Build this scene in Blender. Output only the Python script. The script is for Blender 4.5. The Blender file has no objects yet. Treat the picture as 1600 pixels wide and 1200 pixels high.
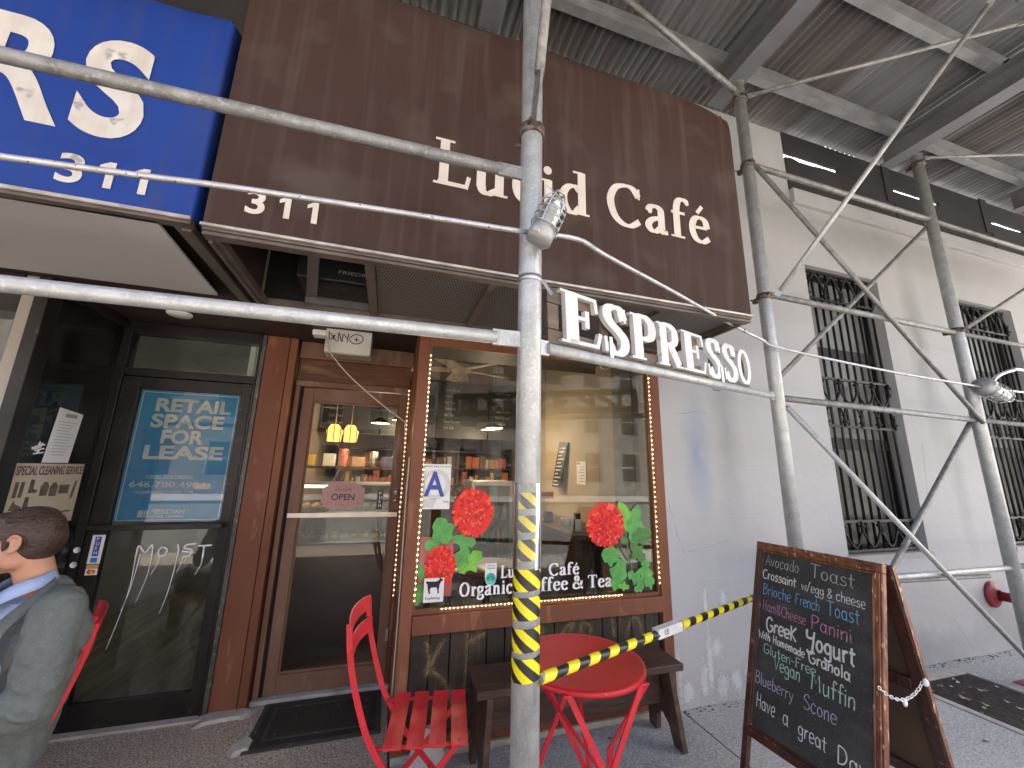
import bpy, bmesh, math, random
from mathutils import Vector as V, Matrix
from math import pi, sin, cos, radians as R
random.seed(11)
sc = bpy.context.scene
COL = sc.collection

# ------------------------------------------------------------ camera, sky, sun, exposure
cam_d = bpy.data.cameras.new('camera')
cam_d.sensor_width = 36; cam_d.lens = 36 * 615 / 1600; cam_d.clip_start = .05; cam_d.clip_end = 500
cam = bpy.data.objects.new('camera', cam_d); COL.objects.link(cam); sc.camera = cam
yaw, pitch, roll = R(16.9), R(12.4), R(1.2)
rr = V((cos(yaw), -sin(yaw), 0)); ff = V((sin(yaw) * cos(pitch), cos(yaw) * cos(pitch), sin(pitch))); uu = rr.cross(ff)
r2 = rr * cos(roll) + uu * sin(roll); u2 = -rr * sin(roll) + uu * cos(roll)
m = Matrix((r2, u2, -ff)).transposed().to_4x4(); m.translation = V((0, 0, 1.55)); cam.matrix_world = m

world = bpy.data.worlds.new('World'); sc.world = world; world.use_nodes = True
wn = world.node_tree; bg = wn.nodes['Background']
sky = wn.nodes.new('ShaderNodeTexSky'); sky.sky_type = 'NISHITA'; sky.sun_disc = False
SUN_EL, SUN_AZ = R(52), R(90)
sky.sun_elevation = SUN_EL; sky.sun_rotation = SUN_AZ; sky.air_density = 1.0; sky.dust_density = 5.0
wn.links.new(sky.outputs[0], bg.inputs[0]); bg.inputs[1].default_value = .11
sd = bpy.data.lights.new('sun', 'SUN'); sd.energy = 5.0; sd.angle = R(.5); sd.color = (1, .93, .83)
sun = bpy.data.objects.new('sun', sd); COL.objects.link(sun)
sdir = V((sin(SUN_AZ) * cos(SUN_EL), cos(SUN_AZ) * cos(SUN_EL), sin(SUN_EL)))
sun.rotation_euler = sdir.to_track_quat('Z', 'Y').to_euler(); sun.location = (0, 8, 40)
sc.view_settings.view_transform = 'Standard'; sc.view_settings.look = 'None'
sc.view_settings.exposure = 2.85; sc.view_settings.gamma = 1; sc.view_settings.use_curve_mapping = False
cy = sc.cycles
cy.use_denoising = True; cy.max_bounces = 8; cy.diffuse_bounces = 5; cy.glossy_bounces = 4; cy.transparent_max_bounces = 16
cy.transmission_bounces = 4; cy.sample_clamp_indirect = 6; cy.caustics_reflective = False; cy.caustics_refractive = False

# ------------------------------------------------------------ materials
MATS = {}
def M(name, c1, c2=None, scale=6., rough=.6, metal=0., bump=0., bscale=80., st=(1, 1, 1), lo=.35, hi=.65, streak=None, sst=(30, 30, 1.2),
      slo=.45, shi=.75, samt=.5, emit=None, estr=0., spec=.5, rvar=0., third=None, tscale=25., tlo=.55, thi=.7, bst=(1, 1, 1)):
    """noise-mixed surface: c1/c2 blotches, optional long streaks, optional speckle 'third'"""
    mt = bpy.data.materials.new(name); mt.use_nodes = True; nt = mt.node_tree; N = nt.nodes; L = nt.links
    b = N['Principled BSDF']; b.inputs['Roughness'].default_value = rough; b.inputs['Metallic'].default_value = metal
    b.inputs['Specular IOR Level'].default_value = spec
    def rgba(c): return (c[0], c[1], c[2], 1)
    b.inputs['Base Color'].default_value = rgba(c1)
    tc = N.new('ShaderNodeTexCoord'); oi = N.new('ShaderNodeObjectInfo')
    off = N.new('ShaderNodeVectorMath'); off.operation = 'SCALE'; off.inputs[0].default_value = (13.1, 7.7, 17.3); L.new(oi.outputs['Random'], off.inputs['Scale'])
    ad = N.new('ShaderNodeVectorMath'); ad.operation = 'ADD'; L.new(tc.outputs['Object'], ad.inputs[0]); L.new(off.outputs[0], ad.inputs[1])
    def noise(sc_, stv, det=5):
        mp = N.new('ShaderNodeMapping'); mp.inputs['Scale'].default_value = stv; L.new(ad.outputs[0], mp.inputs[0])
        n = N.new('ShaderNodeTexNoise'); n.inputs['Scale'].default_value = sc_; n.inputs['Detail'].default_value = det; L.new(mp.outputs[0], n.inputs['Vector']); return n
    def ramp(src, lo_, hi_):
        r = N.new('ShaderNodeMapRange'); r.inputs[1].default_value = lo_; r.inputs[2].default_value = hi_; L.new(src, r.inputs[0]); return r
    cur = None
    def mix(fac, a, bcol):
        mx = N.new('ShaderNodeMix'); mx.data_type = 'RGBA'; L.new(fac, mx.inputs['Factor'])
        if isinstance(a, tuple): mx.inputs[6].default_value = a
        else: L.new(a, mx.inputs[6])
        mx.inputs[7].default_value = bcol; return mx.outputs[2]
    cur = rgba(c1)
    if c2 is not None: cur = mix(ramp(noise(scale, st).outputs[0], lo, hi).outputs[0], cur, rgba(c2))
    if streak is not None:
        s = ramp(noise(1., sst, 4).outputs[0], slo, shi); mu = N.new('ShaderNodeMath'); mu.operation = 'MULTIPLY'; mu.inputs[1].default_value = samt; L.new(s.outputs[0], mu.inputs[0])
        cur = mix(mu.outputs[0], cur, rgba(streak))
    if third is not None: cur = mix(ramp(noise(tscale, st, 2).outputs[0], tlo, thi).outputs[0], cur, rgba(third))
    if not isinstance(cur, tuple): L.new(cur, b.inputs['Base Color'])
    if rvar:
        r = ramp(noise(scale * 2.3, st).outputs[0], .3, .7); r.inputs[3].default_value = rough - rvar; r.inputs[4].default_value = rough + rvar; L.new(r.outputs[0], b.inputs['Roughness'])
    if bump:
        bp = N.new('ShaderNodeBump'); bp.inputs['Strength'].default_value = bump; bp.inputs['Distance'].default_value = .01
        L.new(noise(bscale, bst, 4).outputs[0], bp.inputs['Height']); L.new(bp.outputs[0], b.inputs['Normal'])
    if emit is not None:
        b.inputs['Emission Color'].default_value = rgba(emit); b.inputs['Emission Strength'].default_value = estr
    MATS[name] = mt; return mt

def glassmat(name, tint=(.9, .93, .92), rough=0.0, refl=1.0, dirt=.03):
    mt = bpy.data.materials.new(name); mt.use_nodes = True; nt = mt.node_tree; N = nt.nodes; L = nt.links
    for n in list(N):
        if n.type != 'OUTPUT_MATERIAL': N.remove(n)
    out = [n for n in N if n.type == 'OUTPUT_MATERIAL'][0]
    tr = N.new('ShaderNodeBsdfTransparent'); tr.inputs[0].default_value = (*tint, 1)
    gl = N.new('ShaderNodeBsdfGlossy'); gl.inputs['Roughness'].default_value = rough
    fr = N.new('ShaderNodeFresnel'); fr.inputs['IOR'].default_value = 1.5
    mu = N.new('ShaderNodeMath'); mu.operation = 'MULTIPLY'; mu.inputs[1].default_value = refl; mu.use_clamp = True; L.new(fr.outputs[0], mu.inputs[0])
    mx = N.new('ShaderNodeMixShader'); L.new(mu.outputs[0], mx.inputs[0]); L.new(tr.outputs[0], mx.inputs[1]); L.new(gl.outputs[0], mx.inputs[2])
    df = N.new('ShaderNodeBsdfDiffuse'); df.inputs[0].default_value = (.5, .5, .48, 1)
    tc = N.new('ShaderNodeTexCoord'); mp = N.new('ShaderNodeMapping'); mp.inputs['Scale'].default_value = (3, 3, 1.3)
    no = N.new('ShaderNodeTexNoise'); no.inputs['Scale'].default_value = 2.5; no.inputs['Detail'].default_value = 8
    L.new(tc.outputs['Object'], mp.inputs[0]); L.new(mp.outputs[0], no.inputs[0])
    mr = N.new('ShaderNodeMapRange'); mr.inputs[1].default_value = .45; mr.inputs[2].default_value = .75; mr.inputs[4].default_value = dirt * 3; mr.inputs[3].default_value = dirt * .4; L.new(no.outputs[0], mr.inputs[0])
    m2 = N.new('ShaderNodeMixShader'); L.new(mr.outputs[0], m2.inputs[0]); L.new(mx.outputs[0], m2.inputs[1]); L.new(df.outputs[0], m2.inputs[2])
    L.new(m2.outputs[0], out.inputs[0]); MATS[name] = mt; return mt

galv = M('galvanised_steel', (.50, .51, .50), (.38, .39, .385), 16, rough=.40, metal=.35, bump=.10, bscale=160, third=(.56, .56, .55), tscale=95, tlo=.52, thi=.74, rvar=.1, streak=(.26, .25, .24), sst=(50, 50, 5), slo=.58, shi=.75, samt=.5)
galvd = M('weathered_steel', (.32, .315, .305), (.20, .195, .185), 16, rough=.55, metal=.5, bump=.2, bscale=150, third=(.36, .35, .33), tscale=70)
clampm = M('rusty_clamp', (.22, .17, .15), (.09, .06, .05), 30, rough=.6, metal=.6, bump=.3)
zinc = M('zinc_strap', (.6, .6, .6), (.4, .4, .4), 20, rough=.35, metal=.8)
conduitm = M('painted_conduit', (.62, .62, .64), (.45, .45, .46), 20, rough=.35, metal=.5, third=(.12, .09, .08), tscale=90, tlo=.66, thi=.7)
canvas = M('brown_canvas', (.050, .025, .019), (.058, .032, .025), 2.2, rough=.75, bump=.12, bscale=350, streak=(.12, .09, .075), sst=(16, 3, .7), slo=.50, shi=.8, samt=.5, third=(.085, .06, .048), tscale=3, tlo=.55, thi=.75, spec=.3)
bluec = M('blue_vinyl', (.012, .040, .23), (.014, .05, .27), 2.5, rough=.45, spec=.3, bump=.08, bscale=300, streak=(.05, .06, .13), sst=(14, 3, .8), slo=.5, shi=.8, samt=.55)
creamv = M('cream_vinyl_letter', (.74, .67, .58), (.66, .58, .50), 8, rough=.6, streak=(.45, .36, .30), sst=(60, 20, 1.5), slo=.55, shi=.8, samt=.4)
whitev = M('cracked_white_vinyl', (.70, .66, .60), (.62, .56, .50), 9, rough=.6, third=(.36, .33, .32), tscale=13, tlo=.62, thi=.68, streak=(.5, .42, .36), sst=(20, 20, 2))
brownwood = M('brown_painted_wood', (.215, .082, .042), (.165, .06, .032), 3, rough=.55, spec=.3, bump=.25, bscale=40, bst=(1, 1, .12), st=(1, 1, .3), third=(.28, .12, .07), tscale=14, tlo=.62, thi=.72)
brownold = M('weathered_brown_wood', (.17, .075, .042), (.22, .12, .075), 3.5, rough=.6, bump=.4, bscale=50, bst=(1, 1, .1), st=(1, 1, .2), third=(.30, .22, .17), tscale=9, tlo=.6, thi=.75)
transomw = M('worn_varnished_wood', (.16, .06, .018), (.10, .035, .014), 5, rough=.5, bump=.3, bscale=50, bst=(.1, 1, 1), st=(.25, 1, 1.5), third=(.30, .17, .08), tscale=6, tlo=.58, thi=.75)
darkplank = M('charred_dark_plank', (.020, .013, .010), (.040, .026, .018), 5, rough=.5, bump=.6, bscale=60, bst=(1, 1, .08), st=(1, 1, .2), third=(.07, .045, .028), tscale=16, tlo=.6, thi=.75)
benchw = M('dark_stained_bench', (.050, .026, .018), (.085, .045, .03), 5, rough=.5, bump=.6, bscale=50, bst=(.15, 1, 1), st=(.3, 1, 1), third=(.13, .075, .05), tscale=12)
blackmet = M('black_aluminium', (.010, .009, .009), (.022, .018, .016), 6, rough=.4, metal=.2, bump=.05, third=(.05, .04, .035), tscale=20, tlo=.66, thi=.72)
gunmet = M('grey_jamb_metal', (.11, .10, .095), (.07, .065, .06), 10, rough=.5, metal=.4, third=(.2, .19, .18), tscale=24, tlo=.6, thi=.7)
beigem = M('beige_mullion', (.36, .32, .27), (.28, .25, .21), 4, rough=.5, st=(1, 1, .3))
soffitg = M('grey_soffit_board', (.50, .485, .475), (.44, .43, .42), 1.2, rough=.7)
darkin = M('dark_cavity', (.008, .007, .007), rough=.9)
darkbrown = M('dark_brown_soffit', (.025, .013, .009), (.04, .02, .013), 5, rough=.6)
framebr = M('awning_frame_bronze', (.16, .13, .11), (.11, .085, .07), 8, rough=.5, metal=.3)
trimm = M('awning_edge_trim', (.62, .56, .48), (.4, .34, .28), 12, rough=.4, metal=.4)
wallpaint = M('grey_painted_wall', (.46, .455, .45), (.41, .41, .415), .7, rough=.6, bump=.3, bscale=12, streak=(.30, .31, .34), sst=(1.3, 1, .28), slo=.52, shi=.80, samt=.55, third=(.42, .42, .425), tscale=38, tlo=.62, thi=.80)
revealp = M('grey_window_reveal', (.40, .38, .35), (.34, .33, .31), 2, rough=.6)
ironm = M('black_wrought_iron', (.012, .011, .011), (.022, .02, .019), 30, rough=.42, metal=.3, bump=.2)
redm = M('red_powder_coat', (.62, .022, .035), (.55, .018, .03), 8, rough=.48, bump=.04, bscale=300, third=(.72, .06, .07), tscale=40, tlo=.66, thi=.72)
redtop = M('red_table_enamel', (.55, .009, .016), (.50, .008, .014), 5, rough=.42, bump=.12, bscale=420, third=(.62, .06, .06), tscale=50, tlo=.70, thi=.73)
redpipe = M('red_standpipe_paint', (.30, .022, .03), (.20, .02, .025), 20, rough=.45, bump=.5, bscale=60)
copper = M('copper_rubbed_frame', (.13, .05, .03), (.30, .13, .07), 30, rough=.35, metal=.45, bump=.4, bscale=60, st=(1, 1, .25), third=(.70, .42, .28), tscale=55, tlo=.62, thi=.7)
darkframe = M('dark_walnut_frame', (.035, .013, .009), (.075, .028, .018), 12, rough=.38, bump=.3, bscale=60, third=(.25, .12, .07), tscale=50, tlo=.66, thi=.72)
slate = M('chalk_dusted_slate', (.022, .022, .021), (.034, .034, .032), 6, rough=.75, bump=.25, bscale=240, third=(.075, .075, .07), tscale=120, tlo=.60, thi=.72, streak=(.11, .11, .108), sst=(5, 3.5, 7), slo=.48, shi=.75, samt=.6)
boardback = M('brown_hardboard', (.085, .045, .026), (.065, .034, .02), 8, rough=.7)
aggr = M('exposed_aggregate', (.46, .37, .28), (.36, .29, .22), 3, rough=.8, bump=.9, bscale=150, third=(.66, .60, .53), tscale=120, tlo=.53, thi=.60, streak=(.13, .105, .085), sst=(90, 90, 90), slo=.5, shi=.6, samt=.8)
concr = M('sidewalk_concrete', (.44, .43, .415), (.35, .345, .335), 1.6, rough=.82, bump=.5, bscale=140, third=(.56, .55, .54), tscale=95, tlo=.52, thi=.62, streak=(.20, .195, .19), sst=(60, 60, 60), slo=.5, shi=.66, samt=.6)
asph = M('asphalt', (.15, .15, .148), (.18, .18, .175), 4, rough=.85, bump=.4)
curbm = M('granite_kerb', (.3, .3, .3), (.24, .24, .24), 20, rough=.7)
rubber = M('black_rubber_mat', (.010, .010, .010), (.018, .018, .017), 20, rough=.6, bump=.6, bscale=250, third=(.06, .06, .055), tscale=60, tlo=.68, thi=.74)
rubber2 = M('mat_border_rubber', (.045, .045, .043), (.03, .03, .03), 12, rough=.6, bump=.3, third=(.1, .1, .1), tscale=40, tlo=.62)
whitep = M('white_painted_wood_letter', (.66, .66, .65), (.58, .58, .58), 8, rough=.42, bump=.3, bscale=40, third=(.42, .41, .38), tscale=22, tlo=.68, thi=.72)
greyw = M('weathered_sign_board', (.17, .125, .09), (.10, .07, .05), 6, rough=.7, bump=.5, bscale=50, bst=(.15, .15, 1), st=(.3, .3, 2))
paperw = M('white_paper', (.78, .78, .76), rough=.7)
papery = M('yellowed_paper', (.50, .42, .28), (.56, .5, .38), 4, rough=.7)
inkb = M('black_ink', (.012, .012, .014), rough=.6)
inkblue = M('blue_ink', (.035, .07, .34), rough=.5)
inkgrey = M('grey_ink', (.30, .32, .36), rough=.6)
inkpurple = M('purple_ink', (.12, .04, .11), rough=.6)
posterb = M('poster_blue', (.02, .36, .74), (.015, .28, .62), 2, rough=.5)
posterw = M('poster_white', (.78, .78, .78), rough=.5)
greyspray = M('grey_spray_paint', (.78, .78, .78), rough=.5)
winwhite = M('window_white_vinyl', (.85, .85, .85), rough=.45)
yell = M('yellow_tape', (.88, .72, .01), (.8, .65, .01), 10, rough=.35, bump=.2, bscale=40)
blk = M('black_tape', (.012, .012, .012), rough=.35, bump=.2, bscale=40)
cleart = M('grey_clear_tape', (.44, .44, .44), (.52, .52, .52), 20, rough=.3)
chainw = M('white_plastic_chain', (.8, .79, .77), rough=.45)
leaf_b = M('dry_leaf', (.30, .17, .09), (.42, .30, .2), 30, rough=.8)
leaf_p = M('pale_litter', (.55, .50, .44), rough=.8)
iface = M('cream_interior_wall', (.40, .325, .23), (.36, .29, .205), 1.5, rough=.7)
iceil = M('tan_ceiling', (.20, .155, .12), rough=.8)
idark = M('dark_menu_board', (.012, .012, .012), (.025, .025, .024), 4, rough=.5)
iwood = M('cafe_dark_wood', (.055, .028, .018), (.085, .045, .028), 5, rough=.4, st=(.3, 1, 1))
ifloor = M('cafe_floor_tile', (.10, .085, .07), (.07, .06, .05), 5, rough=.45)
ibrown = M('cardboard_brown', (.32, .2, .11), (.25, .15, .08), 6, rough=.8)
inavy = M('navy_fabric', (.03, .028, .07), (.05, .05, .11), 12, rough=.8)
isteel = M('brushed_steel', (.5, .5, .5), rough=.3, metal=.9)
iyel = M('yellow_plastic', (.70, .48, .05), rough=.4)
iora = M('orange_sign', (.75, .20, .06), rough=.5)
ired = M('red_packet', (.45, .05, .04), (.6, .25, .15), 30, rough=.5)
pastry = M('baked_pastry', (.50, .24, .08), (.68, .40, .16), 30, rough=.6, bump=.4)
shopwall = M('vacant_shop_wall', (.80, .80, .78), (.72, .72, .70), 1, rough=.7)
shopfloor = M('vacant_wood_floor', (.46, .36, .18), (.28, .21, .11), 5, rough=.35, st=(3, .3, 1), third=(.6, .47, .26), tscale=7)
warmlamp = M('warm_lamp', (.9, .6, .3), emit=(1, .62, .22), estr=2.0)
ledm = M('led_bulb', (1, .8, .5), emit=(1, .70, .34), estr=1.1)
caseled = M('case_light', (1, .9, .7), emit=(1, .84, .55), estr=1.6)
cablew = M('cream_cable', (.55, .48, .38), rough=.5)
glass = glassmat('window_glass', (.90, .92, .90), refl=.7, dirt=.004)
glassd = glassmat('shop_door_glass', (.88, .90, .88), refl=1.0, dirt=.02)
jar = glassmat('lamp_glass', (.92, .93, .92), refl=2.2, dirt=.25)
duststop = M('smoke_grey_pane', (.09, .09, .086), (.055, .055, .052), 2, rough=.25)
panepale = M('pale_blind_pane', (.26, .265, .25), (.20, .205, .195), 3, rough=.3)

def add_joints(mt, w, h):                    # BLOCKJ: faint block joints under the paint, as relief
    nt = mt.node_tree; N = nt.nodes; L = nt.links; tc = N.new('ShaderNodeTexCoord'); sx = N.new('ShaderNodeSeparateXYZ'); cx = N.new('ShaderNodeCombineXYZ')
    L.new(tc.outputs['Object'], sx.inputs[0]); L.new(sx.outputs[0], cx.inputs[0]); L.new(sx.outputs[2], cx.inputs[1])
    br = N.new('ShaderNodeTexBrick'); br.inputs['Scale'].default_value = 1; br.inputs['Brick Width'].default_value = w; br.inputs['Row Height'].default_value = h; br.inputs['Mortar Size'].default_value = .004; br.inputs['Mortar Smooth'].default_value = .6
    L.new(cx.outputs[0], br.inputs[0]); b0 = [n for n in N if n.type == 'BUMP'][0]; b2 = N.new('ShaderNodeBump'); b2.invert = True; b2.inputs['Strength'].default_value = .22; b2.inputs['Distance'].default_value = .003
    L.new(br.outputs['Fac'], b2.inputs['Height']); L.new(b0.outputs[0], b2.inputs['Normal']); L.new(b2.outputs[0], N['Principled BSDF'].inputs['Normal'])
add_joints(wallpaint, 1.22, .405)
def add_stain_shade(mt, c, rad, col, amt):         # soft wall patch: weathering stains, and upper-wall shade put into the colour
    nt = mt.node_tree; N = nt.nodes; L = nt.links; b = N['Principled BSDF']; tc = N.new('ShaderNodeTexCoord'); no = N.new('ShaderNodeTexNoise'); no.inputs['Scale'].default_value = 5; no.inputs['Detail'].default_value = 6; L.new(tc.outputs['Object'], no.inputs[0])
    wv = N.new('ShaderNodeVectorMath'); wv.operation = 'MULTIPLY_ADD'; wv.inputs[1].default_value = (.16, 0, .3); L.new(no.outputs['Color'], wv.inputs[0]); L.new(tc.outputs['Object'], wv.inputs[2])
    mp = N.new('ShaderNodeMapping'); mp.vector_type = 'TEXTURE'; mp.inputs['Location'].default_value = (c[0] + .08, 0, c[1] + .15); mp.inputs['Scale'].default_value = (rad[0], 1e6, rad[1]); L.new(wv.outputs[0], mp.inputs[0])
    gr_ = N.new('ShaderNodeTexGradient'); gr_.gradient_type = 'SPHERICAL'; L.new(mp.outputs[0], gr_.inputs[0]); mu = N.new('ShaderNodeMath'); mu.operation = 'MULTIPLY'; mu.inputs[1].default_value = amt; L.new(gr_.outputs['Fac'], mu.inputs[0])
    src = b.inputs['Base Color'].links[0].from_socket; mx = N.new('ShaderNodeMix'); mx.data_type = 'RGBA'; L.new(mu.outputs[0], mx.inputs['Factor']); L.new(src, mx.inputs[6]); mx.inputs[7].default_value = (*col, 1); L.new(mx.outputs[2], b.inputs['Base Color'])
for c_, r_, k_, a_ in (((-1.68, 1.72), (.16, .55), (.20, .27, .40), .75), ((-1.38, 1.9), (.18, .9), (.22, .22, .23), .6), ((-1.25, .8), (.4, .5), (.28, .29, .33), .45), ((1.32, 2.9), (.22, 1.3), (.17, .165, .16), .7), ((1.5, 1.6), (.16, .9), (.22, .22, .22), .5), ((1.2, 4.1), (2.6, .35), (.2, .195, .19), .5),
                       ((-.1, .1), (2.2, .22), (.16, .155, .15), .6), ((2.6, .15), (1.5, .3), (.16, .15, .14), .6), ((3.9, 3.2), (.2, 1.2), (.18, .175, .17), .6), ((-1.2, 4.6), (.7, .8), (.24, .25, .28), .6), ((1.62, .35), (.35, .25), (.15, .145, .14), .5)): add_stain_shade(wallpaint, c_, r_, k_, a_)  # those under the ledge and roof paint the dimmer light high up

# ------------------------------------------------------------ mesh builder
def basis(d, up=V((0, 0, 1))):
    d = V(d).normalized()
    if abs(d.dot(up)) > .999: up = V((1, 0, 0))
    s = d.cross(up).normalized(); return s, s.cross(d).normalized(), d     # side, up', dir

class MB:
    def __init__(s): s.v = []; s.f = []; s.sm = []; s.mi = []; s.cm = 0
    def add(s, vs, fs, smooth=False):
        o = len(s.v); s.v += [V(p) for p in vs]
        for f in fs: s.f.append([o + i for i in f]); s.sm.append(smooth); s.mi.append(s.cm)
        return s
    def box(s, a, b):
        x0, y0, z0 = a; x1, y1, z1 = b
        return s.add([(x0, y0, z0), (x1, y0, z0), (x1, y1, z0), (x0, y1, z0), (x0, y0, z1), (x1, y0, z1), (x1, y1, z1), (x0, y1, z1)],
                     [(0, 3, 2, 1), (4, 5, 6, 7), (0, 1, 5, 4), (1, 2, 6, 5), (2, 3, 7, 6), (3, 0, 4, 7)])
    def beam(s, p0, p1, w, h, up=V((0, 0, 1))):
        p0 = V(p0); p1 = V(p1); sd_, u_, d_ = basis(p1 - p0, up); vs = []
        for p in (p0, p1):
            for a, b in ((-1, -1), (1, -1), (1, 1), (-1, 1)): vs.append(p + sd_ * a * w / 2 + u_ * b * h / 2)
        return s.add(vs, [(3, 2, 1, 0), (4, 5, 6, 7), (0, 1, 5, 4), (1, 2, 6, 5), (2, 3, 7, 6), (3, 0, 4, 7)])
    def tube(s, p0, p1, r, r1=None, n=14, caps=True):
        return s.path([p0, p1], r, n, caps, [r, r if r1 is None else r1])
    def path(s, pts, r, n=8, caps=True, rs=None, closed=False):
        pts = [V(p) for p in pts]; k = len(pts); vs = []; prev = None
        for i, p in enumerate(pts):
            if closed: d = pts[(i + 1) % k] - pts[i - 1]
            else: d = (pts[min(i + 1, k - 1)] - pts[max(i - 1, 0)])
            if prev is None: a, b, _ = basis(d)
            else:
                dn = d.normalized(); a = prev - dn * prev.dot(dn); a = a.normalized() if a.length > 1e-6 else basis(d)[0]; b = a.cross(dn)
            prev = a; q = rs[i] if rs else r
            for j in range(n): t = 2 * pi * j / n; vs.append(p + a * cos(t) * q + b * sin(t) * q)
        fs = []
        for i in range(k if closed else k - 1):
            for j in range(n):
                i2 = (i + 1) % k; fs.append((i * n + j, i * n + (j + 1) % n, i2 * n + (j + 1) % n, i2 * n + j))
        s.add(vs, fs, True)
        if caps and not closed:
            o = len(s.v) - k * n
            s.f.append([o + j for j in range(n)][::-1]); s.sm.append(False); s.mi.append(s.cm)
            s.f.append([o + (k - 1) * n + j for j in range(n)]); s.sm.append(False); s.mi.append(s.cm)
        return s
    def prism(s, poly, o, u, v, d, smooth=False):
        """2D polygon placed at o + x*u + y*v, extruded by vector d"""
        o = V(o); u = V(u); v = V(v); d = V(d); n = len(poly)
        a = [o + u * p[0] + v * p[1] for p in poly]; bq = [p + d for p in a]
        fl = u.cross(v).dot(d) > 0
        f1 = list(range(n)); f2 = [n + i for i in range(n)]
        fs = [f1[::-1] if fl else f1, f2 if fl else f2[::-1]]
        s.add(a + bq, fs)
        return s.add(a + bq, [((i, (i + 1) % n, n + (i + 1) % n, n + i) if fl else (i, n + i, n + (i + 1) % n, (i + 1) % n)) for i in range(n)], smooth)
    def ribbon(s, pts, ws, o, u, v, d):
        """flat stroke along 2D pts with per-point widths, thickness vector d"""
        o = V(o); u = V(u); v = V(v); d = V(d); k = len(pts); vs = []
        for i in range(k):
            a = pts[max(i - 1, 0)]; b = pts[min(i + 1, k - 1)]; dx, dy = b[0] - a[0], b[1] - a[1]; l = math.hypot(dx, dy) or 1
            nx, ny = -dy / l, dx / l; w = ws[i] / 2
            for sg in (1, -1): vs.append(o + u * (pts[i][0] + nx * w * sg) + v * (pts[i][1] + ny * w * sg))
        m_ = len(vs); vs += [p + d for p in vs]; fs = []
        for i in range(k - 1):
            a = 2 * i; fs += [(m_ + a, m_ + a + 1, m_ + a + 3, m_ + a + 2), (a, a + 2, m_ + a + 2, m_ + a), (a + 1, m_ + a + 1, m_ + a + 3, a + 3)]
        fs += [(0, m_, m_ + 1, 1), (m_ - 2, m_ - 1, 2 * m_ - 1, 2 * m_ - 2)]
        return s.add(vs, fs)
    def ball(s, c, r, sc_=(1, 1, 1), n=12, k=8, rot=None):
        c = V(c); vs = []; fs = []
        for i in range(k + 1):
            t = pi * i / k
            for j in range(n):
                a = 2 * pi * j / n; p = V((sin(t) * cos(a) * r * sc_[0], sin(t) * sin(a) * r * sc_[1], cos(t) * r * sc_[2])); vs.append(c + (rot @ p if rot else p))
        for i in range(k):
            for j in range(n): fs.append((i * n + j, (i + 1) * n + j, (i + 1) * n + (j + 1) % n, i * n + (j + 1) % n))
        return s.add(vs, fs, True)
    def lathe(s, prof, o, ax=(0, 0, 1), n=20, smooth=True):
        a, b, d = basis(ax); o = V(o); k = len(prof); vs = []
        for r, h in prof:
            for j in range(n): t = 2 * pi * j / n; vs.append(o + d * h + (a * cos(t) + b * sin(t)) * r)
        return s.add(vs, [(i * n + j, i * n + (j + 1) % n, (i + 1) * n + (j + 1) % n, (i + 1) * n + j) for i in range(k - 1) for j in range(n)], smooth)
    def grid(s, P, nu, nv, smooth=True, flip=False):
        vs = [P(i / nu, j / nv) for j in range(nv + 1) for i in range(nu + 1)]; fs = []
        for j in range(nv):
            for i in range(nu):
                a = j * (nu + 1) + i; q = (a, a + 1, a + nu + 2, a + nu + 1); fs.append(q[::-1] if flip else q)
        return s.add(vs, fs, smooth)

def wm(o):
    m_ = Matrix.Identity(4)
    while o is not None: m_ = o.matrix_basis @ m_; o = o.parent
    return m_
def build(name, mb, mats, parent=None, bevel=0, local=False, label=None, kind=None, seg=2):
    me = bpy.data.meshes.new(name); inv = wm(parent).inverted() if (parent is not None and not local) else None
    me.from_pydata([(inv @ p if inv is not None else p)[:] for p in mb.v], [], mb.f)
    if not isinstance(mats, (list, tuple)): mats = [mats]
    for m_ in mats: me.materials.append(m_)
    me.polygons.foreach_set('use_smooth', mb.sm); me.polygons.foreach_set('material_index', mb.mi)
    me.update(); me.validate()
    o = bpy.data.objects.new(name, me); COL.objects.link(o); o.parent = parent
    if bevel: md = o.modifiers.new('bevel', 'BEVEL'); md.width = bevel; md.segments = seg; md.limit_method = 'ANGLE'; md.angle_limit = R(40)
    if label: o['label'] = label
    if kind: o['kind'] = kind
    return o
def tag(o, label, cat, group=None):
    o['label'] = label; o['category'] = cat
    if group: o['group'] = group
    return o
def thing(name, label, cat, loc=(0, 0, 0), rotz=0, group=None):
    o = bpy.data.objects.new(name, None); COL.objects.link(o); o.location = loc; o.rotation_euler = (0, 0, rotz); o.empty_display_size = .05
    o.matrix_basis = Matrix.Translation(loc) @ Matrix.Rotation(rotz, 4, 'Z')
    return tag(o, label, cat, group)
def single(name, mb, mats, label, cat, loc=None, group=None, bevel=0):
    """a thing that is one mesh, its origin moved to its own base"""
    if loc is None:
        xs = [p.x for p in mb.v]; ys = [p.y for p in mb.v]; zs = [p.z for p in mb.v]; loc = ((min(xs) + max(xs)) / 2, (min(ys) + max(ys)) / 2, min(zs))
    loc = V(loc); mb.v = [p - loc for p in mb.v]; o = build(name, mb, mats, None, bevel); o.location = loc; o.matrix_basis = Matrix.Translation(loc)
    return tag(o, label, cat, group)
def struct(name, mb, mats, bevel=0): return build(name, mb, mats, None, bevel, kind='structure')
def clone(o, parent=None):
    c = o.copy(); COL.objects.link(c); c.parent = parent
    for k in list(o.children): clone(k, c)
    return c

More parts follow.
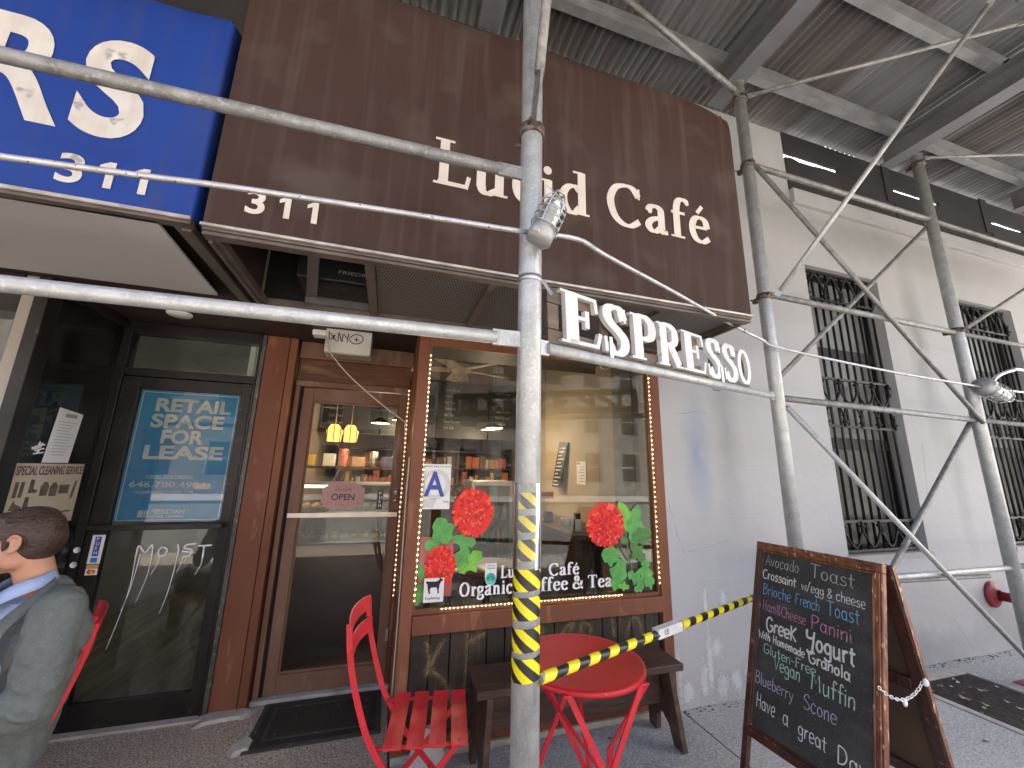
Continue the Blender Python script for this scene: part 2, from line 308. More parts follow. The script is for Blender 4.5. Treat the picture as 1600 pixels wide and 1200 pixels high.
# ------------------------------------------------------------ lettering
CAPR = []
def btext(mb, s, size, o, u, v, n, depth=.0006, bold=0., align='LEFT', width=None, shear=0):
    """built-in sans face, as mesh: size is the cap height"""
    if not CAPR:
        c0 = bpy.data.curves.new('t', 'FONT'); c0.body = 'H'; c0.size = 1; o0 = bpy.data.objects.new('t', c0); m0 = o0.to_mesh(); CAPR.append(max(q.co.y for q in m0.vertices)); o0.to_mesh_clear(); bpy.data.objects.remove(o0); bpy.data.curves.remove(c0)
    cu = bpy.data.curves.new('t', 'FONT'); cu.body = s; cu.size = size / CAPR[0]; cu.offset = bold * size; cu.align_x = align; cu.extrude = depth / 2; cu.resolution_u = 6; cu.shear = shear
    ob = bpy.data.objects.new('t', cu); me = ob.to_mesh(); o = V(o); u = V(u).normalized(); v = V(v).normalized(); n = V(n).normalized()
    vs = [V(q.co) for q in me.vertices]; sx = 1
    if width and vs:
        w0 = max(q.x for q in vs) - min(q.x for q in vs); sx = width / w0
    mb.add([o + u * q.x * sx + v * q.y + n * (q.z + depth / 2) for q in vs], [list(p.vertices) for p in me.polygons])
    ob.to_mesh_clear(); bpy.data.objects.remove(ob); bpy.data.curves.remove(cu); return mb

SERIF = {
'L': (58, "L 18,0 18,70|s 18,69,28|s 18,1.5,28|L/6 10,3 52,3|L/6 51,0 55,19"), 'u': (58, "L 14,9 14,46|s 10,45,16|C 14,14 17,4 26,1 40,9|L 42,0 42,46|s 38,45,14|s 49,1.5,12"),
'c': (46, "C 40,38 33,46 23,45 12,36 10,22 15,8 27,1 41,7|D 38,38,4.5"), 'i': (30, "L 15,0 15,46|s 11,45,16|s 15,1.5,26|D 14,62,7"),
'd': (58, "C 38,40 30,46 18,43 10,31 11,14 19,3 29,2 38,11|L 42,0 42,72|s 36,71,18|s 49,1.5,12"), 'C': (70, "C 62,54 52,67 38,70 20,64 10,48 9,32 16,13 30,2 46,1 62,11|L/4 63,50 63,69"),
'a': (50, "C 10,35 14,43 24,46 33,42 35,34 35,10 38,2 47,3|C 35,27 21,23 12,17 9,9 15,2 24,2 35,11|D 13,36,4.5"), 'f': (38, "C 16,0 16,30 17,54 22,67 32,71 42,67|L/5 6,45 34,45|s 17,1.5,28|D 40,66,4.5"),
'e': (48, "L/5 12,26 41,27|C 41,27 38,40 28,45 17,42 10,30 10,16 17,4 30,1 44,9"), "'": (0, "L/7 -26,53 -14,67"),
'E': (62, "L 18,0 18,70|s 16,69,26|s 16,1.5,26|L/5 14,68 54,68|L/5 53,70 55,50|L/5 18,37 40,37|L/6 40,49 40,25|L/5 14,2.5 56,2.5|L/5 54,0 60,22"),
'S': (54, "C 43,52 37,66 26,69 14,64 12,53 19,43 33,33 43,22 42,9 32,1 20,2 11,14|L/5 45,70 46,49|L/5 8,0 7,22"),
'P': (58, "L 18,0 18,70|s 15,69,22|s 18,1.5,28|C 18,68 34,69 46,62 49,51 46,40 35,34 20,34"), 'R': (64, "L 18,0 18,70|s 15,69,22|s 17,1.5,26|C 18,68 33,69 45,63 48,53 45,42 34,36 20,36|L 34,36 54,3|s 57,1.5,16"),
'O': (74, "A 37,35 26,33 0,360"), 'r': (40, "L 16,0 16,46|s 11,45,16|s 17,1.5,26|C 16,28 24,41 33,43|D 34,40,5.5"),
'g': (50, "A 23,31 14,14 0,360|C 18,17 11,9 20,4 37,2 42,-7 34,-17 20,-18 9,-12 12,-2 20,4|L/5 36,41 48,44"), 'n': (60, "L 16,0 16,46|s 11,45,16|s 16,1.5,24|C 16,30 26,43 37,42 42,32 42,0|s 43,1.5,24"),
'o': (52, "A 26,23 16,21 0,360"), 'T': (66, "L 33,0 33,68|s 33,1.5,28|L/5 6,68 60,68|L/5 6,70 5,52|L/5 60,70 61,52"),
'&': (74, "C 62,40 54,18 40,4 22,1 10,10 12,25 30,39 41,52 37,66 26,68 20,57 27,41 47,19 68,1|L/4 52,41 70,41"), ' ': (26, ""),
}
HAND = {
'A': (44, "L 4,0 22,70 40,0|L 12,26 34,26"), 'B': (46, "L 8,0 8,70|C 8,68 30,66 34,54 24,40 10,38|C 10,38 34,36 40,18 28,2 8,0"), 'C': (46, "C 40,58 26,68 10,56 6,32 14,8 30,0 42,10"),
'D': (52, "L 8,0 8,70|C 8,70 36,62 44,34 32,8 8,0"), 'F': (42, "L 10,0 10,68|L 10,68 40,66|L 10,38 32,38"), 'G': (52, "C 42,58 28,70 10,58 6,32 14,6 32,0 44,12 44,30 28,30"),
'H': (48, "L 8,0 8,70|L 38,0 38,70|L 8,36 38,36"), 'K': (44, "L 8,0 8,70|L 38,66 10,32 40,0"), 'M': (60, "L 6,0 12,68 28,30 44,68 50,0"), 'P': (46, "L 10,0 10,70|C 10,68 36,66 40,50 30,36 10,34"),
'S': (44, "C 38,58 26,70 10,62 10,46 34,30 38,12 22,0 6,8"), 'T': (48, "L 2,68 46,68|L 24,68 24,0"), 'V': (44, "L 2,68 20,0 42,70"), 'W': (56, "L 2,66 14,0 26,46 38,0 52,68"),
'Y': (50, "C 6,70 8,44 22,38 36,46|L 42,70 40,30 34,-14|C 34,-14 20,-20 10,-6"), 'a': (41, "A 18,22 13,20 20,380|L 32,42 32,2 38,0"), 'b': (38, "L 8,70 8,0|A 20,20 13,19 0,360"),
'c': (36, "C 32,36 20,44 8,34 6,16 16,0 32,8"), 'd': (39, "A 18,20 13,19 0,360|L 31,70 31,0"), 'e': (37, "C 8,22 32,26 28,42 12,42 5,22 14,2 32,6"), 'f': (31, "C 30,64 22,72 15,62 15,0|L 4,40 28,40"),
'g': (39, "A 18,24 13,18 0,360|C 31,42 32,0 28,-18 12,-20 6,-10"), 'h': (38, "L 8,70 8,0|C 8,28 20,42 30,34 30,0"), 'i': (17, "L 8,42 8,0|D 8,57,3.5"), 'l': (18, "L 8,72 8,2 12,0"),
'm': (52, "L 6,42 6,0|C 6,30 14,42 24,36 24,0|C 24,30 34,42 42,34 42,0"), 'n': (37, "L 6,42 6,0|C 6,28 18,42 29,34 29,0"), 'o': (38, "A 18,21 13,20 0,360"), 'r': (30, "L 8,42 8,0|C 8,28 16,40 27,40"),
's': (33, "C 28,36 18,44 8,36 12,26 26,18 26,6 14,0 4,6"), 't': (31, "L 14,62 14,6 22,0|L 2,42 28,42"), 'u': (39, "C 6,42 6,8 16,0 28,8|L 30,42 30,0 34,0"), 'v': (35, "L 4,42 16,0 30,44"),
'w': (44, "L 2,42 10,0 20,34 30,0 40,42"), 'y': (37, "L 4,42 18,4|C 34,42 20,0 10,-18 2,-16"), '/': (33, "L 4,-4 30,74"), '&': (43, "C 36,4 10,46 14,64 28,62 26,46 6,22 10,4 24,2 38,26"), '-': (30, "L 4,28 26,28"), ' ': (24, ""),
}
def catm(p, k=6):
    out = []; n = len(p)
    for i in range(n - 1):
        p0 = p[max(i - 1, 0)]; p1 = p[i]; p2 = p[i + 1]; p3 = p[min(i + 2, n - 1)]
        for j in range(k):
            t = j / k
            out.append(tuple(.5 * (2 * p1[c] + (p2[c] - p0[c]) * t + (2 * p0[c] - 5 * p1[c] + 4 * p2[c] - p3[c]) * t * t + (3 * p1[c] - p0[c] - 3 * p2[c] + p3[c]) * t ** 3) for c in range(len(p1))))
    return out + [tuple(p[-1])]
def glyph(mb, ch, font, S, x0, o, u, v, n, thin, thick, depth, jit=0., lift=[0]):
    """S = scale (cap height 70 units), strokes as thin raised ribbons each a hair proud of the last"""
    adv, spec = font[ch]; serif = font is SERIF
    for tok in (spec.split('|') if spec else []):
        head, rest = tok[0], tok.split(' ', 1)[1]; wfix = float(tok.split(' ')[0][2:]) if tok[1:2] == '/' else None
        lift[0] = (lift[0] + 1) % 7; d = n * (depth + lift[0] * .00012)
        if head in 'LC':
            pts = [tuple(float(q) for q in c.split(',')) for c in rest.split()]
            if jit: pts = [(a + random.uniform(-jit, jit), b + random.uniform(-jit, jit)) for a, b in pts]
            if head == 'C': pts = catm(pts)
        elif head == 'A':
            a, b, c = rest.split(); cx, cyy = map(float, a.split(',')); rx, ry = map(float, b.split(',')); t0, t1 = map(float, c.split(','))
            pts = [(cx + rx * cos(R(t0 + (t1 - t0) * i / 20)), cyy + ry * sin(R(t0 + (t1 - t0) * i / 20))) for i in range(21)]
        elif head == 's':
            a, b, c = map(float, rest.split(',')); pts = [(a - c / 2, b), (a + c / 2, b)]; wfix = 3.4
        elif head == 'D':
            a, b, c = map(float, rest.split(',')); mb.prism([((x0 + (a + c * cos(t * pi / 6))) * S, (b + c * sin(t * pi / 6)) * S) for t in range(12)], o, u, v, d); continue
        ws = []
        for i in range(len(pts)):
            a = pts[max(i - 1, 0)]; b = pts[min(i + 1, len(pts) - 1)]; l = math.hypot(b[0] - a[0], b[1] - a[1]) or 1
            ws.append((wfix if wfix else (thin + (thick - thin) * abs(b[1] - a[1]) / l if serif else thick * (1 + random.uniform(-.12, .12) * (jit > 0)))) * S)
        pts = [((x0 + a) * S, b * S) for a, b in pts]
        mb.ribbon(pts, ws, o, u, v, d)
    return adv
def tw(s, font, sp=0): return sum(font[c][0] + sp for c in s)
def writing(mb, s, font, cap, o, u, v, n, thin=4, thick=11, depth=.001, width=None, jit=0., sp=0, sx=1.):
    u = V(u).normalized(); v = V(v).normalized(); n = V(n).normalized(); S = cap / 70
    if width: sx = width / (tw(s, font, sp) * S)
    x = 0
    for c in s:
        x += glyph(mb, c, font, S, x, o, u * sx, v, n, thin, thick, depth, jit) + sp
    return mb
# ============================================================ THE SETTING
W = 2.57                                    # facade plane; recessed doors stand at 3.3
UX, UY, UZ = V((1, 0, 0)), V((0, 1, 0)), V((0, 0, 1))
NY = V((0, -1, 0))

def wall_cells(mb, x0, x1, z0, z1, y0, y1, holes):
    xs = sorted({x0, x1, *[h[i] for h in holes for i in (0, 1)]}); zs = sorted({z0, z1, *[h[i] for h in holes for i in (2, 3)]})
    for i in range(len(xs) - 1):
        for j in range(len(zs) - 1):
            cx, cz = (xs[i] + xs[i + 1]) / 2, (zs[j] + zs[j + 1]) / 2
            if not any(h[0] < cx < h[1] and h[2] < cz < h[3] for h in holes): mb.box((xs[i], y0, zs[j]), (xs[i + 1], y1, zs[j + 1]))
    return mb

struct('road', MB().add([(-150, -14.5, -.14), (150, -14.5, -.14), (150, -2.35, -.14), (-150, -2.35, -.14)], [(0, 1, 2, 3)]), asph)
struct('ground', MB().add([(-160, -60, -.3), (160, -60, -.3), (160, 60, -.3), (-160, 60, -.3)], [(0, 1, 2, 3)]), asph)
sw = struct('sidewalk', MB().box((-60, -2.2, -.28), (60, 2.57, -.03)), curbm)
for i, (a, b_) in enumerate([(-30, -14), (-14, -7), (-7, -3.2)]):
    build('slab', MB().box((a + .006, -2.2, -.03), (b_ - .006, 2.57, 0)), aggr, sw)
build('slab', MB().box((-3.19, -2.2, -.03), (.125, .55, 0)), aggr, sw)
for a, b_ in [(.135, 2.02), (2.02, 3.93), (4.74, 6.4), (6.4, 8.2), (8.2, 14), (14, 30)]:
    for c, d in [(-2.2, -.55), (-.55, .78), (.78, 2.57)]:
        build('slab', MB().box((a + .005, c + .005, -.03), (b_ - .005, d - .005, 0)), concr, sw, bevel=.003)
build('slab', MB().box((3.935, -2.2, -.03), (4.735, .75, 0)), concr, sw)
build('slab', MB().box((3.935, 2.47, -.03), (4.735, 2.565, 0)), concr, sw)
struct('kerb', MB().box((-60, -2.35, -.29), (60, -2.203, -.002)), curbm, .01)
struct('entrance_floor', MB().box((-3.19, .555, -.03), (.128, 3.44, .003)), aggr)
def patch(name, pts, z, mat, h=.012, seed=1):
    rnd = random.Random(seed); mb = MB(); n = len(pts); c = V((sum(p[0] for p in pts) / n, sum(p[1] for p in pts) / n, 0)); ring = []
    q = catm(pts + [pts[0]], 5)[:-1]
    out = [V((p[0] + rnd.uniform(-.008, .008), p[1] + rnd.uniform(-.008, .008), z)) for p in q]; inn = [c + (V((p.x, p.y, 0)) - c) * .75 + V((0, 0, z + h)) for p in out]
    k = len(out); mb.add(out + inn, [(i, (i + 1) % k, k + (i + 1) % k, k + i) for i in range(k)], True); mb.add(inn, [tuple(range(k))], True); return mb
cem = M('pale_cement', (.50, .46, .40), (.38, .35, .31), 14, rough=.85, bump=.5, bscale=70)
struct('cement_patch', patch('c', [(-.99, 3.16), (-.86, 3.2), (-.72, 3.2), (-.70, 3.3), (-.98, 3.3)], .004, cem, .02), cem)
struct('cement_patch', patch('c', [(-.68, 2.84), (-.60, 2.87), (-.62, 2.98), (-.69, 2.97), (-.72, 2.9)], .004, cem, .018, 4), cem)
struct('far_sidewalk', MB().box((-60, -19, -.28), (60, -14.5, 0)), concr)

# ---- the grey painted building on the right (with an unseen mass over the cafe, added to block the sun)
gb = thing('painted_building', 'tall grey painted building with two iron barred windows right of the cafe', 'building', (4, W, 0))
H1 = (3.80, 4.84, .90, 3.62); H2 = (6.21, 7.25, .90, 3.62); H3 = (8.62, 9.66, .9, 3.62); H4 = (11.0, 12.0, .9, 3.62)
mb = wall_cells(MB(), 1.99, 14, -.02, 4.46, W, W + .14, [H1, H2, H3, H4])
mb.box((1.99, W, 4.46), (3.735, W + .14, 5.16))
build('wall', mb, wallpaint, gb)
build('ledge', MB().box((3.74, W - .045, 4.29), (14, W, 4.455)), wallpaint, gb, .006)
mb = MB().box((14, W, 0), (30, 20, 4.3)).box((1.99, 9.2, 0), (14, 20, 4.3)); build('rear_mass', mb, wallpaint, gb)
brick = M('brown_brick_mass', (.20, .12, .09), (.16, .10, .08), 3, rough=.8)
build('sun_block_mass', MB().box((-30, W + .15, 5.40), (3.70, 16, 10.5)).box((-30, W + .02, 5.75), (3.70, W + .15, 10.5)), brick, gb); build('flat_roof', MB().box((3.74, W + .141, 4.36), (14, 9.19, 4.42)), asph, gb)  # unseen block above the cafe, added and sized to hold back the sun
# dark boards under the shed roof, with slots of daylight between them
board = M('dark_hoarding', (.030, .027, .027), (.018, .017, .017), 4, rough=.8, st=(.3, 1, 1))
rg = random.Random(6)
def ragged(xa, xb, z_lo, z_hi, rag_top, amp):          # a torn-edged dark board
    n = max(3, int((xb - xa) / .09)); xs_ = [xa + (xb - xa) * i / n for i in range(n + 1)]; lvl = 0; e = []
    for i in range(n + 1):
        if rg.random() < .45: lvl = rg.uniform(-amp, amp)
        e.append(lvl + rg.uniform(-.004, .004))
    poly = ([(x, z_lo) for x in xs_] + [(x, z_hi + q) for x, q in list(zip(xs_, e))[::-1]]) if rag_top else ([(x, z_lo + q) for x, q in zip(xs_, e)] + [(x, z_hi) for x in xs_[::-1]])
    return MB().prism(poly, (0, W + .03, 0), UX, UZ, NY * .03)
for a, b_, oa, ob in [(3.75, 5.41, 3.76, 4.55), (5.43, 7.3, 5.44, 6.30), (7.32, 9.2, 7.33, 8.1), (9.22, 14, 9.3, 10)]:
    build('dark_board', ragged(oa, ob, 4.925, 5.18, False, .014), board, gb); build('dark_board', ragged(oa, ob, 4.455, 4.868, True, .012), board, gb); build('dark_board', MB().box((ob, W, 4.455), (b_, W + .03, 5.18)), board, gb)
    build('bright_flashing', MB().box((oa, W + .20, 4.895), (ob + .3, W + .21, 4.925)), flash_(), gb) if 0 else None
for a, b_ in [(5.30, 5.43), (7.18, 7.32), (9.1, 9.22)]: build('dark_board', MB().box((a, W - .012, 4.7), (b_, W - .002, 5.20)), board, gb)
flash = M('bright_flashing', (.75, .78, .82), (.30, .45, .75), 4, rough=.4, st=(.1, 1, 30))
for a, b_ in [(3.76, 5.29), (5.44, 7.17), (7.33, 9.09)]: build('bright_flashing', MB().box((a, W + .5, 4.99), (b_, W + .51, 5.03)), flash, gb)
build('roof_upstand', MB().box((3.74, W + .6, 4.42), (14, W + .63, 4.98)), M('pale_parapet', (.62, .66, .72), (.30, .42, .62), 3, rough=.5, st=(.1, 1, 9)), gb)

def grille_window(hole, first):
    x0, x1, z0, z1 = hole
    f = build('window', MB().box((x0, W + .14, z0), (x0 + .05, W + .19, z1)).box((x1 - .05, W + .14, z0), (x1, W + .19, z1)).box((x0 + .05, W + .14, z1 - .06), (x1 - .05, W + .19, z1))
              .box((x0 + .05, W + .14, z0), (x1 - .05, W + .19, z0 + .05)).box((x0 + .05, W + .13, 2.72), (x1 - .05, W + .19, 2.82)).box((x0 + .05, W + .13, 1.82), (x1 - .05, W + .19, 1.92)), blackmet, gb)
    build('pane', MB().box((x0 + .05, W + .165, 2.82), (x1 - .05, W + .175, z1 - .06)), panepale, f); build('pane', MB().box((x0 + .05, W + .165, 1.92), (x1 - .05, W + .175, 2.72)), panepale, f)
    build('pane', MB().box((x0 + .05, W + .165, z0 + .05), (x1 - .05, W + .175, 1.82)), duststop, f)
    build('sill', MB().box((x0 - .03, W - .012, z0 - .05), (x1 + .05, W - .002, z0 - .002)), revealp, gb)
    y = W + .055; g = build('window_grille', MB().box((x0, y - .012, z1 - .035), (x1 - .05, y + .012, z1 - .01)), ironm, gb); build('rail', MB().box((x0, y - .012, z0 + .012), (x1 - .05, y + .012, z0 + .035)), ironm, g)
    rails = [3.30, 2.475, 2.02, 1.17]; xa, xb = x0 + .05, x1 - .07; n = 10
    for z in rails: build('rail', MB().box((xa - .04, y - .011, z - .011), (xb + .02, y + .011, z + .011)), ironm, g)
    for i in range(n): x = xa + (xb - xa) * i / (n - 1); build('bar', MB().tube((x, y + .004, z0 + .03), (x, y + .004, z1 - .03), .0115, n=8), ironm, g)
    # rows of curved balusters between the paired rails
    for (za, zb) in [(2.02, 2.475), (.935, 1.17), (3.30, 3.585)]:
        mb = MB(); h = zb - za; up = (za == 2.02); nn = 5; dx = (xb - xa) / (nn - 1)
        for i in range(nn):
            x = xa + dx * i; 
            for s_, top in ((1, True), (-1, False)):
                if not up and ((za > 3 and top) or (za < 1 and not top)): continue
                zt = zb if top else za; k = -1 if top else 1; L_ = h * (.30 if up else .45)
                mb.tube((x, y - .014, zt), (x, y - .014, zt + k * L_), .013, n=8).tube((x, y - .014, zt + k * .03), (x, y - .014, zt + k * .05), .026, n=8).tube((x, y - .014, zt + k * .1), (x, y - .014, zt + k * .112), .02, n=8)
                for sd_ in (-1, 1):
                    pts = [(x, y - .014, zt + k * L_ * .75), (x + sd_ * dx * .12, y - .014, zt + k * L_ * 1.15), (x + sd_ * dx * .3, y - .014, zt + k * h * (.46 if up else .8)), (x + sd_ * dx * .5, y - .014, zt + k * h * (.52 if up else .95))]
                    if 0 <= i + sd_ < nn: mb.path(catm(pts, 4), .010, 6)
        build('scrollwork', mb, ironm, g)
for h in (H1, H2): grille_window(h, True)
for h in (H3, H4): build('window', MB().box((h[0], W + .1, h[2]), (h[1], W + .13, h[3])), duststop, gb)
pf = thing('fire_standpipe', 'short red standpipe with round wall flange sticking out of the grey wall', 'standpipe', (5.62, W, .42))
build('flange', MB().lathe([(0, 0), (.115, 0), (.115, .02), (.09, .035), (.05, .05), (.05, .06)], (5.62, W - .001, .49), NY), redpipe, pf)
build('pipe', MB().tube((5.62, W - .05, .49), (5.62, W - .36, .49), .042, n=18).lathe([(.042, 0), (.058, .004), (.058, .05), (.042, .055)], (5.62, W - .3, .49), NY), redpipe, pf)

# ---- the cafe storefront
cf = thing('cafe_storefront', 'brown wooden cafe front with large lit window and recessed glass door', 'shopfront', (1.05, W, 0))
FR = .03
# lower dark planks
x = .205; i = 0
while x < 1.90:
    w = .113 + random.uniform(-.006, .006); x2 = min(x + w, 1.905)
    build('plank', MB().box((x + .0035, W + .012 + random.uniform(0, .003), .10), (x2 - .0035, W + .04, .612)), darkplank, cf, .003); x = x2
build('backing', MB().box((.17, W + .04, 0), (1.95, W + .07, .70)), darkin, cf)
build('base_board', MB().box((.205, W - .006, .035), (1.905, W + .03, .098)), brownwood, cf, .004)
build('footing', MB().box((.14, W - .022, 0), (1.97, W + .05, .034)), cem, cf, .006)
build('post', MB().box((.135, W - .012, 0), (.204, W + .05, 2.52)), brownwood, cf, .004)
build('post', MB().box((1.906, W - .012, .0), (1.985, W + .05, 2.52)), brownwood, cf, .004)
build('sill_rail', MB().box((.206, W - .02, .614), (1.904, W + .05, .715)), brownwood, cf, .005)
wf = build('window', MB().box((.2045, W + .004, .7155), (.22, W + .045, 2.36)).box((1.888, W + .004, .7155), (1.9055, W + .045, 2.36)).box((.22, W + .004, .7155), (1.888, W + .045, .738)).box((.2045, W + .004, 2.36), (1.9055, W + .045, 2.5)), brownwood, cf, .002)
build('glass_pane', MB().box((.22, W + .026, .738), (1.888, W + .034, 2.36)), glass, wf)
build('return_wall', MB().box((.136, W + .052, 0), (.17, 3.38, 2.52)), brownwood, cf)
# recessed door
D = 3.38
build('jamb', MB().box((-.735, D - .03, 0), (-.70, D + .07, 2.16)), brownold, cf, .004); build('jamb', MB().box((.108, D - .03, 0), (.134, D + .07, 2.16)), brownwood, cf, .004)
build('header', MB().box((-.735, D - .03, 2.162), (.134, D + .07, 2.205)), brownold, cf, .004)
build('transom_panel', MB().box((-.72, D + .0, 2.207), (.12, D + .04, 2.385)), transomw, cf); build('header', MB().box((-.735, D - .03, 2.387), (.134, D + .07, 2.52)), brownold, cf, .004)
build('dark_reveal', MB().box((-.70, D + .0, .03), (-.682, D + .06, 2.16)), darkin, cf)
dr = build('door', MB().box((-.68, D, .03), (-.605, D + .045, 2.155)).box((.045, D, .03), (.106, D + .045, 2.155)).box((-.605, D, 2.055), (.045, D + .045, 2.155)).box((-.605, D, .03), (.045, D + .045, .150))
           .box((-.605, D + .012, .150), (-.592, D + .035, 2.055)).box((.032, D + .012, .150), (.045, D + .035, 2.055)).box((-.592, D + .012, 2.04), (.032, D + .035, 2.055)).box((-.592, D + .012, .15), (.032, D + .035, .166)), brownold, cf, .003)
build('glass_pane', MB().box((-.592, D + .02, .166), (.032, D + .026, 2.04)), glass, dr)
build('push_bar', MB().box((-.675, D - .022, 1.178), (.10, D - .004, 1.212)).box((-.6752, D - .004, 1.18), (-.65, D, 1.21)).box((.07, D - .004, 1.18), (.0995, D, 1.21)), M('brushed_door_bar', (.62, .56, .48), (.5, .44, .36), 5, rough=.35, metal=.6), dr, .002)
for z in (1.30, 1.365): build('lock', MB().lathe([(0, .012), (.010, .012), (.011, .009), (.022, .006), (.024, 0)], (.078, D - .001, z), NY, 18), isteel, dr)
build('hinge', MB().box((.085, D - .008, .30), (.104, D - .001, .38)), isteel, dr, .002)
build('threshold', MB().box((-.74, D - .05, .002), (.134, D + .07, .03)), M('worn_marble_threshold', (.55, .53, .50), (.35, .34, .32), 10, rough=.6, bump=.3), cf, .006)
# pillar of boards between the two doors
for a, b_, y in [(-.955, -.80, 3.285), (-.798, -.745, 3.292)]: build('pillar_board', MB().box((a, y, .0), (b_, 3.40, 2.52)), brownwood, cf, .004)
build('pillar_core', MB().box((-.95, 3.40, 0), (-.74, 3.47, 2.52)), darkin, cf)
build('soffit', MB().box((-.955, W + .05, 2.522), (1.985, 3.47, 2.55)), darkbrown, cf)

# ---- room of the cafe
rm = thing('cafe_room', 'cream walled cafe room with tan ceiling and dark floor seen through the window', 'room', (.6, 5.5, 0))
build('floor', MB().box((-1.0, D + .07, -.02), (2.35, 8.2, .01)).box((.17, W + .07, -.02), (2.0, D + .07, .01)), ifloor, rm)
build('ceiling', MB().box((-1.0, W + .07, 2.92), (2.35, 8.2, 2.95)), iceil, rm)
build('wall', MB().box((1.99, W + .142, 0), (2.05, 4.9, 2.92)).box((2.25, 4.9, 0), (2.3, 8.2, 2.92)).box((1.99, 4.9, 0), (2.3, 4.95, 2.92)), iface, rm)
build('column', MB().box((1.80, 2.95, 0), (1.989, 3.22, 2.92)), iface, rm)
build('wall', MB().box((-1.0, 8.15, 0), (2.3, 8.2, 2.92)), iface, rm); build('wall', MB().box((-1.035, 3.475, 0), (-1.0, 8.2, 2.92)), iface, rm)
build('wall', MB().box((-1.0, 3.475, 2.55), (.17, 3.5, 2.92)).box((-.955, W + .06, 2.551), (.17, W + .09, 2.92)), iface, rm)
build('floor_slab', MB().box((-14, W + .06, 2.955), (1.985, 10, 3.1)), darkin, rm)

# ---- vacant shop on the left
vs = thing('vacant_shopfront', 'black framed vacant shopfront with glass door and return window at left', 'shopfront', (-1.6, 3.28, 0))
y0 = 3.27
build('frame', MB().box((-1.83, y0, 0), (-1.775, y0 + .09, 2.52)).box((-1.00, y0, 0), (-.985, y0 + .09, 2.52)).box((-1.775, y0, 2.135), (-1.0, y0 + .09, 2.19)).box((-1.775, y0, 2.44), (-1.0, y0 + .09, 2.52)), blackmet, vs, .003)
build('jamb', MB().box((-.984, y0 + .004, 0), (-.956, y0 + .09, 2.52)), gunmet, vs, .003)
build('transom_glass', MB().box((-1.775, y0 + .04, 2.19), (-1.0, y0 + .046, 2.44)), glassd, vs)
dd = build('door', MB().box((-1.772, y0 + .01, .02), (-1.672, y0 + .055, 2.13)).box((-1.066, y0 + .01, .02), (-1.003, y0 + .055, 2.13)).box((-1.672, y0 + .01, 2.05), (-1.066, y0 + .055, 2.13)).box((-1.672, y0 + .01, .02), (-1.066, y0 + .055, .155)), blackmet, vs, .003)
build('glass_pane', MB().box((-1.672, y0 + .03, .155), (-1.066, y0 + .036, 2.05)), glassd, dd)
build('push_bar', MB().box((-1.80, y0 - .045, 1.13), (-1.03, y0 - .01, 1.162)), blackmet, dd, .003)
build('threshold', MB().box((-1.83, y0 - .04, .003), (-.956, y0 + .09, .019)), cem, vs, .003)
build('corner_post', MB().box((-1.865, 2.60, 0), (-1.805, 2.70, 2.52)), blackmet, vs, .004)
build('mullion', MB().box((-1.93, 2.62, 0), (-1.867, 2.69, 2.52)), beigem, vs, .004)
build('sill', MB().box((-1.85, 2.70, .004), (-1.80, 3.27, .12)), blackmet, vs, .003); build('head_rail', MB().box((-1.85, 2.70, 2.46), (-1.80, 3.27, 2.52)), blackmet, vs, .003)
build('side_glass', MB().box((-1.827, 2.70, .12), (-1.821, 3.27, 2.46)), glassd, vs)
build('front_glass', MB().box((-4.2, 2.65, .3), (-1.93, 2.656, 2.46)), glassd, vs)
build('stall_riser', MB().box((-4.2, 2.61, 0), (-1.93, 2.69, .3)).box((-4.2, 2.61, 2.46), (-1.93, 2.69, 2.52)), blackmet, vs)
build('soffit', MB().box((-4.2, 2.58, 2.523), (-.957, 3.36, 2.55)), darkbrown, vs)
build('interior_wall', MB().box((-5.5, 7.2, 0), (-1.04, 7.25, 2.95)).box((-1.08, 3.365, 0), (-1.04, 7.2, 2.95)).box((-5.55, 2.7, 0), (-5.5, 7.25, 2.95)), shopwall, vs)
build('interior_wall', MB().box((-2.65, 4.7, 0), (-2.6, 7.2, 2.95)), shopwall, vs)
build('interior_floor', MB().box((-5.5, 3.36, -.02), (-1.08, 7.2, .012)).box((-5.5, 2.7, -.02), (-1.85, 3.36, .012)), shopfloor, vs)
build('interior_ceiling', MB().box((-5.5, 2.7, 2.9), (-1.08, 7.2, 2.95)), shopwall, vs)
build('party_wall', MB().box((-1.035, 3.365, 0), (-.958, 3.47, 2.95)), shopwall, vs)
build('left_wall', MB().box((-9, 2.60, 0), (-4.2, 2.75, 5.2)).box((-9, 2.60, 2.95), (1.985, 2.75, 5.2)), M('left_wall_dark', (.035, .03, .028), (.02, .018, .017), 3, rough=.8), vs)

